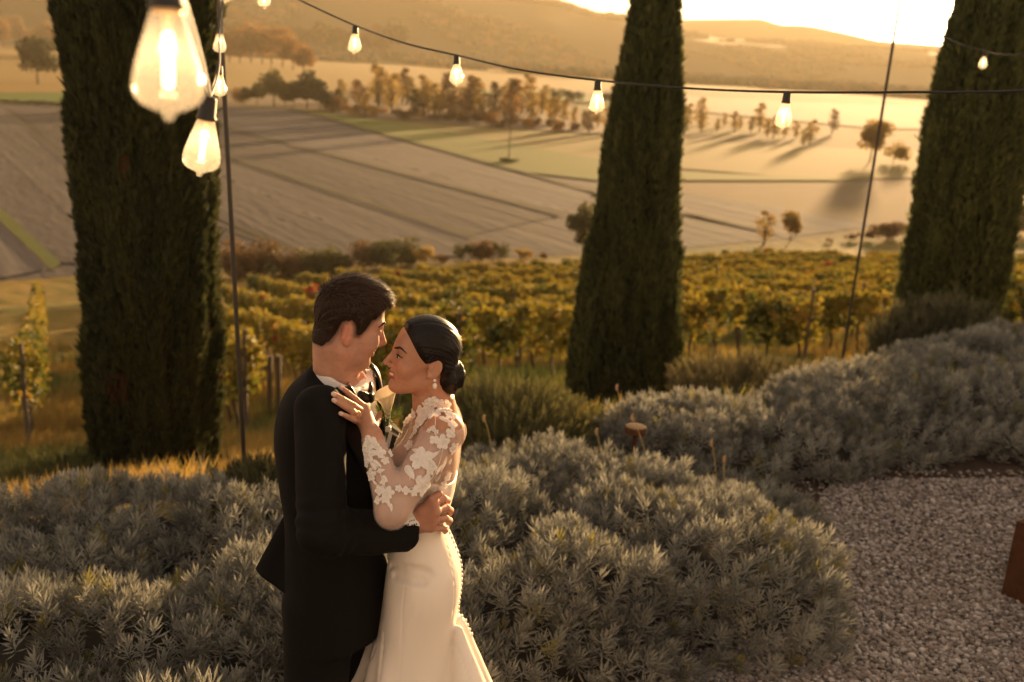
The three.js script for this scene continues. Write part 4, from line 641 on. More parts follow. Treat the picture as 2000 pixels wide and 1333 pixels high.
  const edge = []; for (let i = 0; i < NS; i++) edge.push([i, i + 1], [NS * (NS + 1) + i + 1, NS * (NS + 1) + i], [(i + 1) * (NS + 1), i * (NS + 1)], [i * (NS + 1) + NS, (i + 1) * (NS + 1) + NS]); for (const [a, b] of edge) idx.push(a, b, M + a, b, M + b, M + a);
  const g = new THREE.BufferGeometry(); g.setAttribute('position', new THREE.Float32BufferAttribute(pos, 3)); g.setIndex(idx); g.computeVertexNormals(); part('jacket_tail', g, suit, groom);
  const hipR = gAt(0.0, 0.92, 0.085), hipL = gAt(0.0, 0.92, -0.085), knR = gAt(-0.005, 0.50, 0.10), knL = gAt(0.05, 0.50, -0.10), anR = gAt(-0.06, 0.09, 0.11), anL = gAt(0.04, 0.09, -0.11);
  const crease = (x, y, z) => 0.003 * noise(x * 11, y * 5, z * 11) + 0.003 * noise(x * 6, y * 14, z * 6) * smoothstep(0.3 - y, 0, 0.25);
  const tr = (x, y, z) => { const leg = (h, k, a) => smin(capV(x, y, z, h, k, 0.098, 0.082), capV(x, y, z, k, a, 0.082, 0.086), 0.04); return smax(smin(leg(hipR, knR, anR), leg(hipL, knL, anL), 0.03) + crease(x, y, z), 0.045 - y, 0.004); };
  part('trousers', moved(meshSDF(tr, [GB.x - 0.22, 0.03, -2.74], [GB.x + 0.22, 1.04, -2.26], 0.011), GB), suit, groom);
  for (const a of [anR, anL]) { const toe = a.clone().add(V(GFx * 0.17, -0.05, GFz * 0.17)), heel = a.clone().add(V(-GFx * 0.05, -0.05, -GFz * 0.05)); const sh = (x, y, z) => smax(smin(smin(capV(x, y, z, heel, toe, 0.042, 0.036), sph(x, y, z, a.x, a.y - 0.02, a.z, 0.05), 0.03), ell(x, y, z, toe.x + 0.02 * GFx, toe.y, toe.z, 0.06, 0.035, 0.045), 0.03), 0.004 - y, 0.004); part('shoe', moved(meshSDF(sh, ...boxOf([toe, heel, a], 0.09), 0.006), GB), mat([0.01, 0.009, 0.008], 0.25), groom); }
}
const gHead = new Head(at(675, 637, 2.47), -24, 13, 0.905);
const gHeadF = headField({ jaw: 1.06, cheek: 1.05, brow: 1.15, nose: 1.06, lip: 0.85, smile: 0.008, mouth: 0.0026, open: false });
const gNeckTop = gHead.from(-0.02, -0.045, 0), gNeckBot = at(656, 735, 2.5);
const gSkinF = (x, y, z) => { const l = gHead.to(x, y, z); return smin(gHeadF(...l) * gHead.s, capV(x, y, z, gNeckTop, gNeckBot, 0.057, 0.062), 0.022); };
const gReg = hairRegion([[0.098, 0.070], [0.072, 0.052], [0.052, 0.040], [0.038, 0.016], [0.024, -0.010], [0.014, -0.010], [0.006, 0.018], [-0.010, 0.034], [-0.032, 0.024], [-0.038, -0.012], [-0.048, -0.040], [-0.068, -0.058], [-0.16, -0.062], [-0.16, 0.2], [0.16, 0.2], [0.16, 0.075]]);
const gSkinCol = (x, y, z) => {
  const [a, b, c] = gHead.to(x, y, z), m = 0.90 + 0.12 * noise(x * 45, y * 45, z * 45) + 0.08 * noise(x * 160, y * 160, z * 160); let r = 0.52 * m, g = 0.285 * m, bl = 0.20 * m;
  const ear = smoothstep(Math.abs(c), 0.068, 0.08) * (a < 0.02 ? 1 : 0); r *= 1 + 0.12 * ear; g *= 1 - 0.12 * ear; bl *= 1 - 0.15 * ear;
  const beard = smoothstep(-0.035 - b, 0, 0.03) * smoothstep(a, 0.0, 0.03) * (b > -0.12 ? 1 : 0); r *= 1 - 0.16 * beard; g *= 1 - 0.13 * beard; bl *= 1 - 0.08 * beard;
  const lip = Math.exp(-(((b + 0.062) / 0.008) ** 2)) * Math.exp(-((c / 0.022) ** 2)) * (a > 0.085 ? 1 : 0); r = lerp(r, 0.40, lip); g = lerp(g, 0.16, lip); bl = lerp(bl, 0.13, lip); const fade = 0.75 * smoothstep(0.013 - gReg(a, b), 0, 0.015) * (b > -0.09 ? 1 : 0); return [lerp(r, 0.04, fade), lerp(g, 0.022, fade), lerp(bl, 0.015, fade)];
};
{
  const hb = boxOf([gHead.from(0.13, -0.12, 0), gHead.from(-0.1, 0.14, 0), gHead.from(0, 0, 0.09), gHead.from(0, 0, -0.09), gNeckBot], 0.03);
  const head = meshSDF(gSkinF, ...hb, 0.003, { color: gSkinCol });
  const D = (x, y, d) => at(x, y, d);
  const hw = D(806, 1022, 2.35), R = [0.0105, 0.0095, 0.0088, 0.0078];
  const hand = handField(hw, [[[D(846, 984, 2.335), D(866, 974, 2.37), D(874, 978, 2.41), D(872, 985, 2.44)], R], [[D(850, 1000, 2.33), D(872, 992, 2.37), D(880, 998, 2.42), D(878, 1004, 2.45)], R], [[D(848, 1016, 2.335), D(870, 1013, 2.37), D(878, 1018, 2.415), D(876, 1022, 2.445)], R], [[D(842, 1030, 2.34), D(862, 1032, 2.37), D(870, 1036, 2.40), D(869, 1039, 2.43)], [0.0095, 0.0085, 0.008, 0.007]], [[D(822, 998, 2.335), D(842, 976, 2.33), D(858, 965, 2.345)], [0.0125, 0.0105, 0.0085]]], 0.0145, 0.027);
  const hc = (x, y, z) => { const m = 0.92 + 0.12 * noise(x * 70, y * 70, z * 70); return [0.53 * m, 0.265 * m, 0.18 * m]; };
  const rightHand = meshSDF(hand, ...boxOf([hw, D(880, 960, 2.33), D(880, 1040, 2.46)], 0.035), 0.0024, { color: hc });
  const lw = gWr2.clone().add(V(0.03, -0.01, 0.02)), L = (x, y, d) => at(x, y, d), left = handField(lw, [0, 1, 2, 3].map((i) => [[L(858 - i * 2, 960 + i * 13, 2.69), L(870 - i * 2, 964 + i * 13, 2.665), L(874 - i * 2, 968 + i * 13, 2.64)], [0.0105, 0.0092, 0.0078]]).concat([[[L(845, 945, 2.68), L(855, 932, 2.65)], [0.012, 0.009]]]), 0.0145, 0.027);
  const leftHand = meshSDF(left, ...boxOf([lw, L(885, 930, 2.6), L(830, 1010, 2.75)], 0.05), 0.0032, { color: hc });
  const trunk = meshSDF((x, y, z) => smin(smin(gTorso(x, y, z) + 0.03, capV(x, y, z, gSh, gEl, 0.045, 0.04), 0.03), smin(capV(x, y, z, gEl, hw, 0.038, 0.026), smin(capV(x, y, z, gSh2, gEl2, 0.045, 0.04), capV(x, y, z, gEl2, lw, 0.038, 0.026), 0.02), 0.02), 0.02), [GB.x - 0.3, 0.80, -2.92], [GB.x + 0.45, 1.54, -2.14], 0.016, { color: hc });
  part('body', moved(mergeGeometries([head, rightHand, leftHand, trunk].map(keep)), GB), skinMat, groom);
  part('shirt_cuff', moved(meshSDF((x, y, z) => { const c = gWr.clone().sub(gEl).normalize(), t = (x - gWr.x) * c.x + (y - gWr.y) * c.y + (z - gWr.z) * c.z; return Math.max(Math.abs(capV(x, y, z, gEl, hw, 0.05, 0.036)) - 0.003, t - 0.004, -t - 0.06); }, ...boxOf([gWr], 0.1), 0.005), GB), shirtMat, groom);
  // hair: a shell that swells to a quiff, and single strands over it
  const reg = gReg;
  const flow = (x, y, z) => 0.0012 * noise(Math.atan2(z, y + 0.03) * 18, x * 14, 4) + 0.0010 * noise(Math.atan2(z, y + 0.03) * 60, x * 26, 9) + 0.0006 * noise(Math.atan2(z, y + 0.03) * 150, x * 40, 3);
  const hairL = (x, y, z) => { const th = 0.006 + 0.013 * smoothstep(y, 0.045, 0.12) * smoothstep(x, -0.10, 0.06) + 0.007 * smoothstep(x, 0.03, 0.09); const rg = reg(x, y + 0.006 * noise(x * 60, z * 60, 2) + 0.003 * noise(x * 160, z * 160, 5)), k = smoothstep(-rg, -0.002, 0.030), head = smin(smin(cranium(x, y, z), ell(x, y, z, 0.044, -0.022, 0, 0.057, 0.086, 0.057), 0.03), cap(x, y, z, -0.02, -0.045, 0, -0.033, -0.14, 0, 0.0613, 0.0665), 0.024); return smax(head - 0.0016 - th * k + flow(x, y, z) * k, rg, 0.004); };
  const hair = (x, y, z) => hairL(...gHead.to(x, y, z)) * gHead.s;
  const hm = meshSDF(hair, ...boxOf([gHead.from(0.13, 0.02, 0), gHead.from(-0.13, 0.06, 0), gHead.from(0, 0.16, 0), gHead.from(-0.05, -0.09, 0), gHead.from(0, 0, 0.09), gHead.from(0, 0, -0.09)], 0.02), 0.003, { eps: 0.0012 });
  const hairMat = mat([0.018, 0.010, 0.006], 0.7, { specularIntensity: 0.3, sheen: 0.5, sheenRoughness: 0.5, sheenColor: col(0.35, 0.22, 0.12) });
  const ho = part('hair', moved(hm, GB), hairMat, groom);
  const pos = [];
  for (let k = 0, made = 0; k < 90000 && made < 8000; k++) {
    const a = rr(-1, 1), b = rr(-0.9, 1), c = rr(-1, 1), l = Math.hypot(a, b, c); if (l > 1 || l < 0.2) continue;
    const x0 = 0.004 + a / l * 0.118, y0 = 0.045 + b / l * 0.11, z0 = c / l * 0.092; let p = V(x0, y0, z0); if (reg(x0 * 0.92, y0 * 0.95) > 0.001) continue;
    for (let i = 0; i < 3; i++) { const g = gradOf(hairL, p.x, p.y, p.z, 0.003), d = hairL(p.x, p.y, p.z); p.x -= g[0] * d; p.y -= g[1] * d; p.z -= g[2] * d; }
    if (Math.abs(hairL(p.x, p.y, p.z)) > 0.004) continue; made++;
    const n = gradOf(hairL, p.x, p.y, p.z, 0.004), top = smoothstep(p.y, 0.05, 0.12), dir = V(lerp(-0.25, 0.9, top), lerp(-1, 0.12, top), 0.35 * Math.sign(p.z) * top + rr(-0.2, 0.2)).add(V(rr(-0.3, 0.3), rr(-0.2, 0.2), rr(-0.3, 0.3))), N = V(...n); dir.addScaledVector(N, -dir.dot(N) + rr(0.03, 0.16 + 0.3 * top)).normalize();
    const L = lerp(0.009, 0.026, top) * rr(0.6, 1.3), w = 0.0007, s = dir.clone().cross(N).normalize().multiplyScalar(w), m = p.clone().addScaledVector(dir, L * 0.55).addScaledVector(N, -0.0005), e = p.clone().addScaledVector(dir, L).addScaledVector(N, -0.12 * L);
    const W = (q) => { const r = gHead.from(q.x, q.y, q.z); return [r.x - GB.x, r.y, r.z - GB.z]; };
    const b0 = p.clone().addScaledVector(N, -0.001);
    pos.push(...W(b0.clone().sub(s)), ...W(b0.clone().add(s)), ...W(m.clone().add(s)), ...W(b0.clone().sub(s)), ...W(m.clone().add(s)), ...W(m.clone().sub(s)), ...W(m.clone().sub(s)), ...W(m.clone().add(s)), ...W(e));
  }
  part('loose_hair', tri(pos), leafMat([0.05, 0.026, 0.013], { transmission: 0.25, roughness: 0.5 }), ho, true);
  const brow = (s) => moved(lineOn(gSkinF, [[0.094, 0.027, 0.012], [0.092, 0.0305, 0.026], [0.082, 0.031, 0.038], [0.07, 0.026, 0.046]].map(([x, y, z]) => gHead.from(x, y, z * s)), 0.0042, 0.0028, 0.0026, 16, 0.45), GB);
  const lash = (s) => moved(lineOn(gSkinF, [[0.094, 0.002, 0.018], [0.096, -0.0005, 0.030], [0.086, 0.0005, 0.044]].map(([x, y, z]) => gHead.from(x, y, z * s)), 0.0013, 0.0010, 0.0006, 12, 0.8), GB);
  for (const s of [1, -1]) { part('eyebrow', brow(s), hairMat, groom); part('eyelashes', lash(s), hairMat, groom); }
}

// ---------------------------------------------------------------- the bride
const BB = V(at(838, 1010, 2.5).x, 0, -2.5), [BFx, BFz] = unit(174);
const bride = thing('person', 'bride in white satin gown with sheer lace sleeves, one hand on his chest', 'person', BB);
const bAll = rowsPx([[848, 778, 0.045, 0.05], [850, 800, 0.052, 0.070], [853, 822, 0.062, 0.125], [850, 850, 0.066, 0.152], [841, 880, 0.076, 0.150], [834, 910, 0.080, 0.140], [836, 950, 0.068, 0.126], [830, 990, 0.062, 0.116], [822, 1018, 0.064, 0.116], [826, 1060, 0.080, 0.138], [828, 1095, 0.094, 0.156], [826, 1130, 0.100, 0.162], [820, 1180, 0.102, 0.158], [815, 1230, 0.108, 0.156], [812, 1280, 0.126, 0.165], [812, 1333, 0.142, 0.18], [815, 1420, 0.24, 0.26], [830, 1600, 0.38, 0.37], [845, 1850, 0.47, 0.44]], 2.5).filter((r) => r[0] > 0);
{ const last = bAll[bAll.length - 1]; bAll.push([0.005, last[1], last[2], 0.50, 0.46]); }
const bTorso = loft(bAll, BFx, BFz, 2.1);
const bUV = (x, z) => { const dx = x - BB.x, dz = z - BB.z; return [dx * BFx + dz * BFz, -dx * BFz + dz * BFx]; };   // u forward, v to her right
const bSh = at(868, 843, 2.375), bEl = at(766, 1000, 2.215), bWr = at(727, 852, 2.30), bSh2 = at(826, 842, 2.63), bEl2 = at(755, 960, 2.70), bWr2 = at(690, 900, 2.74);
const bBust = (x, y, z) => { const [u, v] = bUV(x, z); return 0; };
const bU1 = at(800, 905, 2.44), bU2 = at(798, 905, 2.56);
const bUpper = (x, y, z) => { let d = bTorso(x, y, z); d = smin(d, sph(x, y, z, bU1.x, bU1.y, bU1.z, 0.055), 0.03); d = smin(d, sph(x, y, z, bU2.x, bU2.y, bU2.z, 0.055), 0.03); d = smin(d, sph(x, y, z, bSh.x, bSh.y, bSh.z, 0.050), 0.04); d = smin(d, sph(x, y, z, bSh2.x, bSh2.y, bSh2.z, 0.050), 0.04); return d; };
const bArm = (S, E, W) => (x, y, z) => smin(capV(x, y, z, S, E, 0.048, 0.036), capV(x, y, z, E, W, 0.037, 0.026), 0.02);
const bArmL = bArm(bSh, bEl, bWr), bArmR = bArm(bSh2, bEl2, bWr2);
const bHead = new Head(at(831, 703, 2.49), 164, -11, 0.845);
const bHeadF = headField({ jaw: 0.94, cheek: 1.0, brow: 0.8, nose: 0.9, lip: 0.92, smile: 0.010, mouth: 0.0050, open: true });
const bNeckT = bHead.from(-0.022, -0.05, 0), bNeckB = at(852, 815, 2.51);
const bSkinF = (x, y, z) => { let d = bHeadF(...bHead.to(x, y, z)) * bHead.s; d = smin(d, capV(x, y, z, bNeckT, bNeckB, 0.045, 0.052), 0.022); return smin(d, smin(bUpper(x, y, z), bArmL(x, y, z), 0.012), 0.03); };
const skinB = (x, y, z) => {
  const [a, b, c] = bHead.to(x, y, z), m = 0.92 + 0.10 * noise(x * 45, y * 45, z * 45) + 0.06 * noise(x * 160, y * 160, z * 160); let r = 0.47 * m, g = 0.245 * m, bl = 0.155 * m;
  if (b > -0.12 && Math.abs(c) < 0.08) {
    const lip = (Math.exp(-(((b + 0.0555) / 0.006) ** 4)) + Math.exp(-(((b + 0.0685) / 0.007) ** 4))) * Math.exp(-((c / 0.024) ** 4)) * (a > 0.083 ? 1 : 0), L = clamp(lip, 0, 1); r = lerp(r, 0.34, L); g = lerp(g, 0.07, L); bl = lerp(bl, 0.065, L);
    const blush = Math.exp(-(((b + 0.02) / 0.022) ** 2) - (((Math.abs(c) - 0.042) / 0.02) ** 2)); r *= 1 + 0.06 * blush; g *= 1 - 0.10 * blush; bl *= 1 - 0.08 * blush;
    const eye = Math.exp(-(((b - 0.008) / 0.009) ** 2) - (((Math.abs(c) - 0.031) / 0.014) ** 2)) * (a > 0.07 ? 1 : 0); r *= 1 - 0.38 * eye; g *= 1 - 0.45 * eye; bl *= 1 - 0.45 * eye;
  } return [r, g, bl];
};
const bHandSurf = (x, y, z) => Math.min(gJacketBody(x, y, z), gSleeveR(x, y, z));
const onChest = (px, py, off) => onSurf(bHandSurf, px, py, 1.9, off);
{
  const hb = boxOf([bHead.from(0.13, -0.12, 0), bHead.from(-0.1, 0.14, 0), bHead.from(0, 0, 0.09), bHead.from(0, 0, -0.09), bNeckT], 0.025); hb[0][1] = bNeckT.y - 0.05;
  const headPart = (x, y, z) => Math.max(bSkinF(x, y, z), bNeckT.y - 0.045 - y);
  const head = meshSDF(headPart, ...hb, 0.0027, { color: skinB });
  const bodyF = (x, y, z) => { let d = smin(capV(x, y, z, bNeckT, bNeckB, 0.045, 0.052), bUpper(x, y, z), 0.03); d = Math.max(d + 0.008 * smoothstep(1.30 - y, 0, 0.06), 1.10 - y); return smin(d, smin(bArmL(x, y, z), bArmR(x, y, z), 0.012), 0.012); };
  const body = meshSDF(bodyF, ...boxOf([bNeckT, bEl, bWr, bEl2, bWr2, V(BB.x + 0.12, 1.10, -2.5)], 0.07), 0.0065, { color: skinB });
  // her left hand lies on his chest
  const q = (x, y, o) => onChest(x, y, o) ?? at(x, y, 2.33);
  const wr = bWr.clone(), r = [0.0088, 0.0080, 0.0072, 0.0060], F4 = [[[713, 797], [696, 782], [679, 768], [665, 757]], [[710, 806], [690, 792], [669, 780], [651, 770]], [[707, 816], [688, 804], [669, 792], [652, 782]], [[707, 829], [692, 821], [678, 814], [665, 808]]];
  const chains = F4.map((f, i) => [f.map(([x, y], k) => q(x, y, [0.020, 0.017, 0.011, 0.008][k])), i === 3 ? r.map((t) => t * 0.88) : r]); chains.push([[q(730, 834, 0.018), q(737, 822, 0.014), q(742, 808, 0.008)], [0.0105, 0.0090, 0.0070]]);
  const hf = handField(wr, chains, 0.0118, 0.0215), all = [wr, ...chains.flatMap((c) => c[0])];
  const tips = chains.slice(0, 4).map((c) => c[0][3]);
  const hand = meshSDF(hf, ...boxOf(all, 0.03), 0.0021, { color: (x, y, z) => { const s = skinB(x, y, z); for (const t of tips) { const d = Math.hypot(x - t.x, y - t.y, z - t.z - 0.004); if (d < 0.0075) return [0.62, 0.44, 0.36]; } return s; } });
  part('body', moved(mergeGeometries([head, body, hand].map(keep)), BB), skinMat, bride);
  // rings
  const gold = mat([0.75, 0.50, 0.22], 0.22, { metalness: 1 }), A = chains[2][0][0], B = chains[2][0][1];
  for (const [t, n] of [[0.55, 'wedding_ring'], [0.70, 'engagement_ring']]) { const p = A.clone().lerp(B, t), g = new THREE.TorusGeometry(0.0096, 0.0011, 8, 28); g.applyQuaternion(new THREE.Quaternion().setFromUnitVectors(V(0, 0, 1), B.clone().sub(A).normalize())); g.translate(p.x - BB.x, p.y, p.z - BB.z); const ring = part(n, g, gold, bride); if (n === 'engagement_ring') { const s = new THREE.OctahedronGeometry(0.0032, 1); s.translate(p.x - BB.x - 0.001, p.y + 0.003, p.z - BB.z + 0.0105); part('stone', s, mat([0.9, 0.9, 0.95], 0.05, { specularIntensity: 1 }), ring); } }
  // eyes, brows, lashes, teeth
  const eyeW = mat([0.55, 0.50, 0.45], 0.15), iris = mat([0.03, 0.017, 0.010], 0.08), black = mat([0.008, 0.006, 0.006], 0.5);
  for (const s of [1, -1]) {
    const c = bHead.from(0.0835, 0.0045, 0.031 * s), e = new THREE.SphereGeometry(0.0112 * bHead.s, 18, 14); e.translate(c.x - BB.x, c.y, c.z - BB.z); const eye = part('eye', e, eyeW, bride);
    const k = bHead.from(0.0905, 0.0030, 0.0300 * s), ir = new THREE.SphereGeometry(0.0056, 14, 10); ir.scale(1, 1, 1); ir.translate(k.x - BB.x, k.y, k.z - BB.z); part('iris', ir, iris, eye);
    const band = (pts, r0, r1, off, fl) => moved(lineOn(bSkinF, pts.map(([x, y, z]) => bHead.from(x, y, z * s)), r0, r1, off, 18, fl), BB);
    part('eyebrow', band([[0.096, 0.0275, 0.012], [0.093, 0.0305, 0.024], [0.084, 0.0315, 0.037], [0.070, 0.0255, 0.048]], 0.0036, 0.0024, 0.0027, 0.4), black, bride);
    part('eyelashes', band([[0.096, 0.0075, 0.019], [0.0975, 0.0100, 0.030], [0.090, 0.0080, 0.041], [0.081, 0.0065, 0.049]], 0.0022, 0.0020, 0.0010, 1), black, bride);
  }
  const tg = []; for (let i = -4; i <= 4; i++) { const g = new RoundedBoxGeometry(0.0045, 0.0062, 0.0046, 2, 0.0012), a = i * 0.16; g.rotateY(0); const p = bHead.from(0.0965 - 0.010 * (1 - Math.cos(a)) * 2.2, -0.0600 + 0.0001 * i * i, 0.0047 * i); g.applyMatrix4(new THREE.Matrix4().makeBasis(bHead.X, bHead.Y, bHead.Z)); g.translate(p.x - BB.x, p.y, p.z - BB.z); tg.push(g); } part('teeth', mergeGeometries(tg), mat([0.75, 0.70, 0.62], 0.25), bride);
  // hair drawn back to a low bun
  const reg = hairRegion([[0.090, 0.090], [0.074, 0.070], [0.056, 0.046], [0.036, 0.022], [0.014, 0.004], [-0.006, 0.010], [-0.030, 0.006], [-0.042, -0.02], [-0.046, -0.05], [-0.06, -0.07], [-0.2, -0.09], [-0.2, 0.2], [0.12, 0.2], [0.12, 0.10]]);
  const bunC = bHead.to(...at(879, 736, 2.5).toArray());
  const hairL = (x, y, z) => {
    const a = Math.atan2(z, y + 0.02), comb = 0.0011 * noise(a * 20, x * 3, 3) + 0.0007 * noise(a * 55, x * 5, 7) + 0.0005 * noise(a * 120, x * 6, 5), partLine = 0.0035 * Math.exp(-((z / 0.003) ** 2)) * smoothstep(x, -0.02, 0.03);
    const rg = reg(x, y), k = smoothstep(-rg, -0.002, 0.022); let d = smin(smin(cranium(x, y, z), ell(x, y, z, 0.044, -0.022, 0, 0.057, 0.086, 0.057), 0.03) - 0.0016 - 0.006 * k, ell(x, y, z, -0.05, -0.008, 0, 0.05 * k + 0.001, 0.062, 0.068), 0.02);
    d = smax(d + comb * 0.6 * k + partLine, rg, 0.004);
    const bx = x - bunC[0], by = y - bunC[1], bz = z - bunC[2], th = Math.atan2(by, bz), rad = Math.hypot(by, bz);
    let bun = ell(bx, by, bz, 0, 0, 0, 0.043, 0.055, 0.054) + 0.0042 * Math.sin(th * 2 + rad * 190 + bx * 60) * smoothstep(rad, 0.004, 0.02) + 0.0012 * noise(th * 5 + rad * 260, bx * 40, 3);
    return smin(d, bun, 0.008);
  };
  const hairF = (x, y, z) => hairL(...bHead.to(x, y, z)) * bHead.s;
  const hg = meshSDF(hairF, ...boxOf([bHead.from(0.12, 0.1, 0), bHead.from(-0.12, 0.04, 0), bHead.from(0, 0.15, 0), bHead.from(0, 0, 0.09), bHead.from(0, 0, -0.09), at(879, 736, 2.5).add(V(0.045, -0.05, 0))], 0.02), 0.0027, { eps: 0.0010 });
  const hairM = mat([0.0065, 0.0045, 0.004], 0.42, { specularIntensity: 0.45 }); const ho = part('hair', moved(hg, BB), hairM, bride);
  const pos = []; for (let k = 0; k < 1100; k++) { const inBun = k % 3 === 0, c = inBun ? bunC : [0, 0.045, 0], v = V(rr(-1, 0.5), rr(-1, 1), rr(-1, 1)).normalize(), p = V(c[0] + v.x * (inBun ? 0.04 : 0.104), c[1] + v.y * (inBun ? 0.05 : 0.097), c[2] + v.z * (inBun ? 0.052 : 0.086)); if (!inBun && reg(p.x, p.y) > -0.008) continue; const N = v, d = (inBun ? V(rr(-1, 1), rr(-1, 1), rr(-1, 1)) : V(-1, -0.6, rr(-0.2, 0.2))); d.addScaledVector(N, -d.dot(N) + rr(0.02, 0.22)).normalize(); const L = rr(0.012, 0.03), s = d.clone().cross(N).normalize().multiplyScalar(0.00035), W = (q) => { const r = bHead.from(q.x, q.y, q.z); return [r.x - BB.x, r.y, r.z - BB.z]; }, b0 = p.clone().addScaledVector(N, -0.003), m = p.clone().addScaledVector(d, L * 0.6), e = p.clone().addScaledVector(d, L).addScaledVector(N, -L * 0.2); pos.push(...W(b0.clone().sub(s)), ...W(b0.clone().add(s)), ...W(m.clone().add(s)), ...W(b0.clone().sub(s)), ...W(m.clone().add(s)), ...W(m.clone().sub(s)), ...W(m.clone().sub(s)), ...W(m.clone().add(s)), ...W(e)); }
  part('loose_hair', tri(pos), leafMat([0.03, 0.018, 0.012], { transmission: 0.2, roughness: 0.45 }), ho, true);
  // pearl drop earrings
  const pearl = mat([0.80, 0.74, 0.66], 0.18, { clearcoat: 0.6 });
  for (const s of [1, -1]) { const lobe = bHead.from(-0.022, -0.037, 0.083 * s), er = new THREE.Group(); er.name = 'earring'; er.position.copy(lobe).sub(BB); bride.add(er); const st = new THREE.SphereGeometry(0.0042, 14, 10); part('stud', st, pearl, er); const dr = new THREE.SphereGeometry(0.0058, 16, 12); dr.scale(1, 1.45, 1); dr.translate(0.0005, -0.0145, 0); part('drop', dr, pearl, er); part('link', rod(V(0, -0.004, 0), V(0, -0.007, 0), 0.0012, 0.0012, 6), gold, er); }
}
// gown
const satin = new THREE.MeshPhysicalMaterial({ color: col(0.86, 0.78, 0.68), roughness: 0.36, sheen: 0.4, sheenRoughness: 0.35, sheenColor: col(1, 0.92, 0.8), specularIntensity: 0.55 });
const laceMat = new THREE.MeshPhysicalMaterial({ color: col(0.86, 0.81, 0.74), roughness: 0.85, transmission: 0.25, thickness: 0, side: THREE.DoubleSide });
{
  const cr = []; for (const [a, b, r, k] of [[[764, 1106], [838, 1122], 0.003, 0.022], [[770, 1124], [826, 1140], 0.003, 0.02], [[757, 1088], [790, 1150], 0.003, 0.01], [[890, 1226], [880, 1300], 0.006, 0.014], [[905, 1236], [925, 1310], 0.005, 0.014], [[735, 1262], [712, 1333], 0.006, 0.012], [[750, 1240], [742, 1333], 0.005, 0.012]]) { const A = onSurf(bTorso, ...a, 1.9), B = onSurf(bTorso, ...b, 1.9); const M = [0, 0.25, 0.5, 0.75, 1].map((t) => onSurf(bTorso, lerp(a[0], b[0], t), lerp(a[1], b[1], t), 1.9)); if (A && B) for (let i = 0; i < 4; i++) if (M[i] && M[i + 1]) cr.push([M[i], M[i + 1], r, k]); }
  const pf = [[at(893, 1222, 2.50), at(928, 1345, 2.52), 0.026, 0.056], [at(896, 1232, 2.42), at(915, 1345, 2.38), 0.012, 0.05], [at(735, 1250, 2.52), at(690, 1345, 2.54), 0.014, 0.05]];
  const gown = (x, y, z) => {
    const [u, v] = bUV(x, z), th = Math.atan2(v, u), low = smoothstep(0.86 - y, 0, 0.6);
    let d = bTorso(x, y, z) - 0.003 + low * 0.035 * Math.sin(th * 9 + 1.5 * noise(y * 3, th * 2, 1)) * 0.9;
    d = smin(d, sph(x, y, z, bU1.x, bU1.y, bU1.z, 0.058), 0.03); d = smin(d, sph(x, y, z, bU2.x, bU2.y, bU2.z, 0.058), 0.03);
    for (const [A, B, r1, r2] of pf) d = smin(d, capV(x, y, z, A, B, r1, r2), 0.02);
    for (const [A, B, r, k] of cr) d = smax(d, -capV(x, y, z, A, B, r * 0.7, r * 0.7), k);
    const seam = Math.min(Math.abs(th - 1.15), Math.abs(th + 1.15), Math.abs(Math.abs(th) - 2.2)); d += 0.0016 * Math.exp(-((seam / 0.010) ** 2)) * (y < 1.18 ? 1 : 0.5);
    d += 0.0028 * noise(x * 11, y * 6 + x * 8, z * 11) + 0.0007 * noise(x * 30, y * 22, z * 30);
    const top = y - (1.322 + 0.028 * Math.exp(-(((Math.abs(v) - 0.06) / 0.04) ** 2)) * smoothstep(u, -0.02, 0.06) - 0.03 * smoothstep(-u, 0.0, 0.08));
    return smax(d, top, 0.003);
  };
  part('gown', moved(meshSDF((x, y, z) => Math.max(gown(x, y, z), 0.60 - y), [BB.x - 0.34, 0.585, -2.80], [BB.x + 0.34, 1.37, -2.20], 0.0065), BB), satin, bride);
  part('skirt_train', moved(meshSDF((x, y, z) => Math.max(gown(x, y, z), y - 0.605, 0.004 - y), [BB.x - 0.62, -0.01, -3.06], [BB.x + 0.62, 0.62, -1.94], 0.013), BB), satin, bride);
  // covered buttons down the back seam
  for (let i = 0; i < 24; i++) { const y = lerp(1.13, 0.80, i / 23); let p = null; for (let r = 0.35; r > 0.01; r -= 0.0008) { const q = V(BB.x - BFx * r, y, BB.z - BFz * r); if (gown(q.x, q.y, q.z) < 0.001) { p = q; break; } } if (!p) continue; const g = new THREE.SphereGeometry(0.0056, 10, 8); g.scale(0.8, 1, 1); g.translate(p.x - BB.x, p.y, p.z - BB.z + 0.004); part('button', g, satin, bride); }
  // sheer tulle over shoulders, chest and arms
  const skinArm = (x, y, z) => smin(smin(bUpper(x, y, z), capV(x, y, z, bNeckT, bNeckB, 0.045, 0.052), 0.03), smin(bArmL(x, y, z), bArmR(x, y, z), 0.012), 0.014);
  const neckCut = (x, y, z) => { const [u] = bUV(x, z); return y - (at(850, 796, 2.5).y - 0.012 * smoothstep(u, -0.02, 0.06)); };
  const wristCut = (x, y, z) => { const c = bWr.clone().sub(bEl).normalize(); return Math.min((x - bWr.x) * c.x + (y - bWr.y) * c.y + (z - bWr.z) * c.z, -capV(x, y, z, bWr, bWr.clone().addScaledVector(c, 0.1), 0.05, 0.05)); };
  const tulleF = (x, y, z) => { const f = skinArm(x, y, z) - 0.0035 + 0.0008 * Math.sin((x - z) * 190 + y * 60) * Math.max(0, noise(x * 9, y * 9, z * 9)); return Math.max(f, neckCut(x, y, z), 1.19 - y - 0.2 * (bArmL(x, y, z) < 0.02 ? 1 : 0) - 0.2 * (bArmR(x, y, z) < 0.02 ? 1 : 0), wristCut(x, y, z)); };
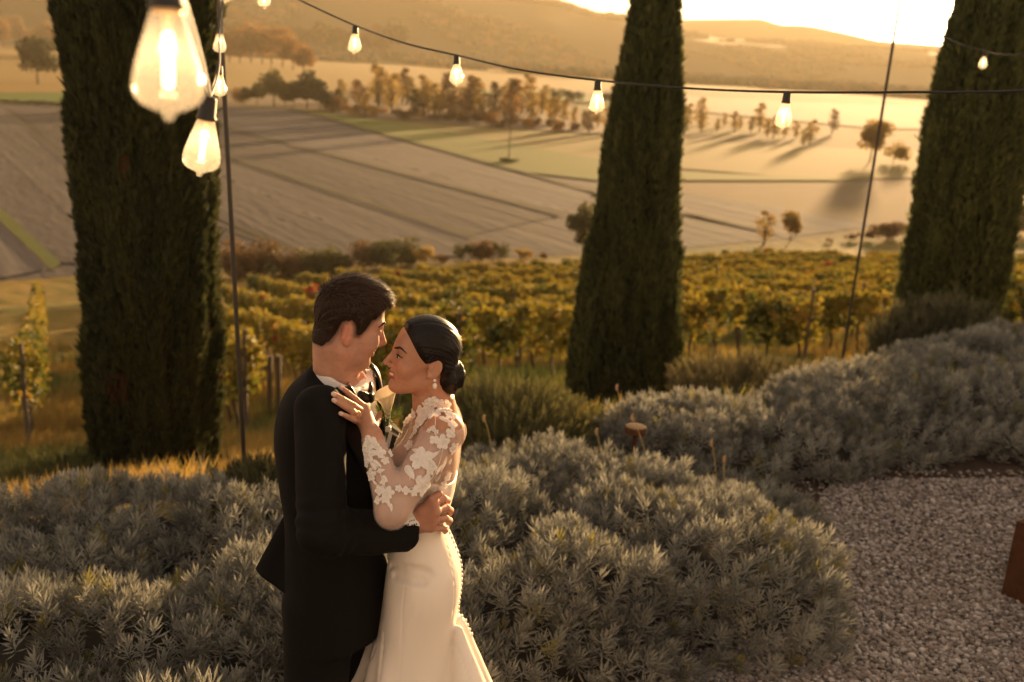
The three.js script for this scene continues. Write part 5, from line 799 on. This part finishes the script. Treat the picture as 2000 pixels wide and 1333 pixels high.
  const tm = meshSDF(tulleF, ...boxOf([bNeckB, bEl, bWr, bEl2, bWr2, V(BB.x + 0.1, 1.15, -2.5)], 0.08), 0.006, { eps: 0.002 });
  part('tulle', moved(tm, BB), new THREE.MeshPhysicalMaterial({ color: col(0.85, 0.78, 0.70), roughness: 0.9, transparent: true, opacity: 0.26, side: THREE.DoubleSide, sheen: 0.3, sheenColor: col(1, 0.9, 0.8) }), bride);
  // lace appliqués laid on the tulle
  const onLace = (x, y, z) => Math.min(skinArm(x, y, z), gown(x, y, z) + 0.0005);
  const stick = (p, off) => { for (let i = 0; i < 5; i++) { const g = gradOf(onLace, p.x, p.y, p.z, 0.0015), d = onLace(p.x, p.y, p.z) - off; p.x -= g[0] * d; p.y -= g[1] * d; p.z -= g[2] * d; } return p; };
  function applique(px, py, rpx, petals, rot = 0, long = 1, name = 'lace_flower') {
    const c = onSurf(onLace, px, py, 1.9, 0.005); if (!c) return; const n = V(...gradOf(onLace, c.x, c.y, c.z, 0.004)); if (n.dot(ray(px, py)) > -0.02) return;
    const R = 1.12 * rpx * c.clone().sub(camera.position).length() / FOC, e1 = CR.clone().addScaledVector(n, -CR.dot(n)).normalize(), e2 = n.clone().cross(e1), NT = petals ? petals * 9 : 20, NR = 4, pos = [], idx = [];
    for (let j = 0; j <= NR; j++) for (let i = 0; i < NT; i++) {
      const th = i / NT * Math.PI * 2, k = j / NR; let r;
      if (petals) r = R * (0.50 + 0.50 * Math.pow(Math.abs(Math.cos(th * petals / 2)), 0.55)) * (1 + 0.05 * Math.sin(th * petals * 4 + px)); else r = R;
      let a = Math.cos(th) * r * k, b = Math.sin(th) * r * k; if (!petals) { a *= long; b *= (1 - 0.35 * Math.cos(th)); b *= 0.42; }
      const ca = Math.cos(rot), sa = Math.sin(rot), p = c.clone().addScaledVector(e1, a * ca - b * sa).addScaledVector(e2, a * sa + b * ca);
      const lift = 0.0052 + (petals ? 0.0022 * k * k + 0.0010 * Math.cos(th * petals * 2) * k + (k < 0.3 ? 0.0015 : 0) - 0.0008 * (k > 0.3 && k < 0.8 ? Math.pow(Math.abs(Math.sin(th * petals / 2)), 8) * 2 : 0) : 0.001 * (1 - k) + (Math.abs(b) < r * 0.1 ? 0.0008 : 0)); stick(p, lift); pos.push(p.x - BB.x, p.y, p.z - BB.z);
    }
    for (let j = 0; j < NR; j++) for (let i = 0; i < NT; i++) { const a = j * NT + i, b = j * NT + (i + 1) % NT; idx.push(a, a + NT, b, b, a + NT, b + NT); }
    const g = new THREE.BufferGeometry(); g.setAttribute('position', new THREE.Float32BufferAttribute(pos, 3)); g.setIndex(idx); g.computeVertexNormals(); part(name, g, laceMat, bride);
    if (petals > 3 && rpx > 11) { const s = []; for (let k = 0; k < 6; k++) { const q = new THREE.SphereGeometry(0.0011, 6, 5), a = k * 1.05, p = stick(c.clone().addScaledVector(e1, Math.cos(a) * R * 0.2).addScaledVector(e2, Math.sin(a) * R * 0.2), 0.008); q.translate(p.x - BB.x, p.y, p.z - BB.z); s.push(q); } part('lace_bead', mergeGeometries(s), laceMat, bride); }
  }
  const stem = (pts, r = 0.0011) => { const p = pts.map(([x, y]) => onSurf(onLace, x, y, 1.9, 0.005)).filter(Boolean); if (p.length > 2) part('lace_stem', moved(tube(p.map((q) => stick(q, 0.005)), r, 26, 5), BB), laceMat, bride); };
  for (const f of [[846, 784, 11, 5, 0.2], [858, 790, 11, 5, 0.9], [872, 792, 10, 4, 0.2], [834, 790, 9, 5, 0.5], [822, 802, 10, 4, 0.3], [808, 810, 9, 5, 0.7], [880, 812, 11, 5, 0.3], [884, 830, 9, 4, 0.1], [800, 870, 11, 5, 0.6], [848, 860, 9, 4, 0.8], [840, 918, 10, 5, 0.2], [866, 950, 11, 5, 0.6], [850, 960, 9, 4, 0.1], [752, 900, 8, 5, 0.9], [732, 870, 8, 5, 0.1], [716, 906, 8, 4, 0.6], [752, 976, 8, 5, 0.3], [808, 962, 8, 5, 0.4], [796, 820, 15, 5, 0.2], [828, 816, 20, 5, 0.8], [850, 806, 18, 5, 0.1], [868, 800, 15, 5, 1], [812, 838, 12, 5, 0], [840, 794, 12, 4, 0.4], [784, 838, 10, 4, 0.4], [822, 896, 22, 5, 0.4], [864, 864, 14, 5, 0.3], [826, 948, 21, 5, 0.9], [792, 959, 8, 4, 0], [778, 955, 7, 5, 0], [886, 876, 12, 5, 0.4], [880, 846, 10, 4, 0.9], [874, 932, 11, 5, 0], [722, 864, 13, 4, 0.5], [719, 887, 16, 5, 0.2], [742, 884, 11, 4, 0.2], [725, 928, 12, 5, 0.4], [742, 958, 10, 5, 0.8], [757, 963, 12, 5, 0.1], [738, 978, 8, 4, 0.2], [748, 942, 6, 4, 0.3], [845, 838, 6, 5, 0], [852, 844, 5, 5, 0.5], [838, 842, 5, 4, 0.2], [776, 862, 14, 4, 0.7], [762, 886, 8, 4, 0.4]]) applique(...f);
  for (const f of [[800, 922, 15, 0, -1.0, 1.1], [868, 908, 13, 0, 0.9, 1.2], [858, 918, 10, 0, 0.5, 1.1], [849, 912, 9, 0, 2.2, 1.1], [736, 906, 9, 0, -0.6, 1.1], [728, 910, 9, 0, 2.3, 1.1], [764, 868, 15, 0, 0.6, 1.3], [788, 856, 16, 0, 0.7, 1.3], [806, 848, 12, 0, 0.4, 1.2], [744, 920, 7, 0, 0.3, 1], [752, 936, 7, 0, -0.9, 1], [846, 890, 10, 0, 0.6, 1.2], [842, 902, 9, 0, -0.5, 1.2], [812, 880, 9, 0, 2.6, 1.1], [856, 934, 8, 0, 0.9, 1.1], [732, 944, 6, 0, -0.6, 1], [758, 982, 7, 0, -1.3, 1.2], [764, 992, 6, 0, -1.4, 1.2], [880, 900, 9, 0, 1.3, 1.2], [870, 820, 10, 0, -0.5, 1.3], [710, 872, 8, 0, 1.2, 1.1]]) applique(...f, 'lace_leaf');
  stem([[866, 868], [862, 890], [856, 910], [846, 930], [836, 944]]); stem([[824, 900], [838, 896], [848, 888], [860, 880]]); stem([[720, 892], [730, 904], [740, 918], [746, 936], [752, 952], [760, 980]]); stem([[722, 926], [734, 922], [744, 914]]); stem([[850, 812], [850, 828], [848, 842], [856, 858]]); stem([[786, 958], [802, 954], [816, 950]]); stem([[770, 866], [784, 850], [800, 836]]); stem([[800, 938], [802, 926], [812, 912]]);
}
// calla lily pinned to his lapel
{
  const b = at(758, 816, 2.515), t = thing('boutonniere', 'white calla lily boutonniere with a ribbon on the lapel of the groom', 'boutonniere', b), big = t.scale.setScalar(1.4), pos = [], idx = [], NT = 26, NV = 14;
  for (let j = 0; j <= NV; j++) for (let i = 0; i <= NT; i++) { const v = j / NV, th = (i / NT * 2 - 1) * Math.PI * 1.08, flare = 0.005 + 0.019 * Math.pow(v, 1.9), tip = Math.pow(Math.max(0, Math.cos(th * 0.5)), 2), y = v * 0.052 + (v > 0.6 ? (v - 0.6) * 0.05 * (tip - 0.35) : 0), rr2 = flare * (1 + 0.05 * (th / 3)) + (v > 0.85 ? (v - 0.85) * 0.04 : 0); pos.push(Math.cos(th) * rr2 + v * 0.002, y, Math.sin(th) * rr2); }
  for (let j = 0; j < NV; j++) for (let i = 0; i < NT; i++) { const a = j * (NT + 1) + i, c = a + NT + 1; idx.push(a, c, a + 1, a + 1, c, c + 1); }
  const g = new THREE.BufferGeometry(); g.setAttribute('position', new THREE.Float32BufferAttribute(pos, 3)); g.setIndex(idx); g.computeVertexNormals(); g.rotateZ(0.12); g.rotateX(0.1); part('petal', g, new THREE.MeshPhysicalMaterial({ color: col(0.82, 0.76, 0.55), roughness: 0.6, transmission: 0.3, thickness: 0, side: THREE.DoubleSide }), t);
  part('spadix', rod(V(0, 0.01, 0), V(0.002, 0.042, 0), 0.003, 0.002, 8), mat([0.55, 0.40, 0.06], 0.8), t); part('stem', tube([V(0, 0.004, 0), V(-0.002, -0.03, 0.002), V(0.002, -0.06, 0.004)], 0.0035, 10, 7), mat([0.08, 0.13, 0.03], 0.6), t);
  for (let k = 0; k < 5; k++) { const s = sprigs[k % 3].clone(); s.scale(0.03, 0.045, 0.03); s.rotateZ(rr(-0.9, 0.9)); s.translate(rr(-0.008, 0.012), rr(-0.02, 0.005), rr(0, 0.012)); part('leaf', s, leafMat([0.09, 0.13, 0.03]), t); }
  const rb = new RoundedBoxGeometry(0.011, 0.012, 0.011, 2, 0.003); rb.translate(0.001, -0.022, 0.003); part('ribbon', rb, mat([0.75, 0.72, 0.66], 0.5), t);
  const tail = new THREE.BoxGeometry(0.007, 0.03, 0.001); tail.rotateZ(-0.2); tail.translate(0.004, -0.042, 0.009); part('ribbon_tail', tail, mat([0.75, 0.72, 0.66], 0.5), t);
}
renderer.render(scene, camera);
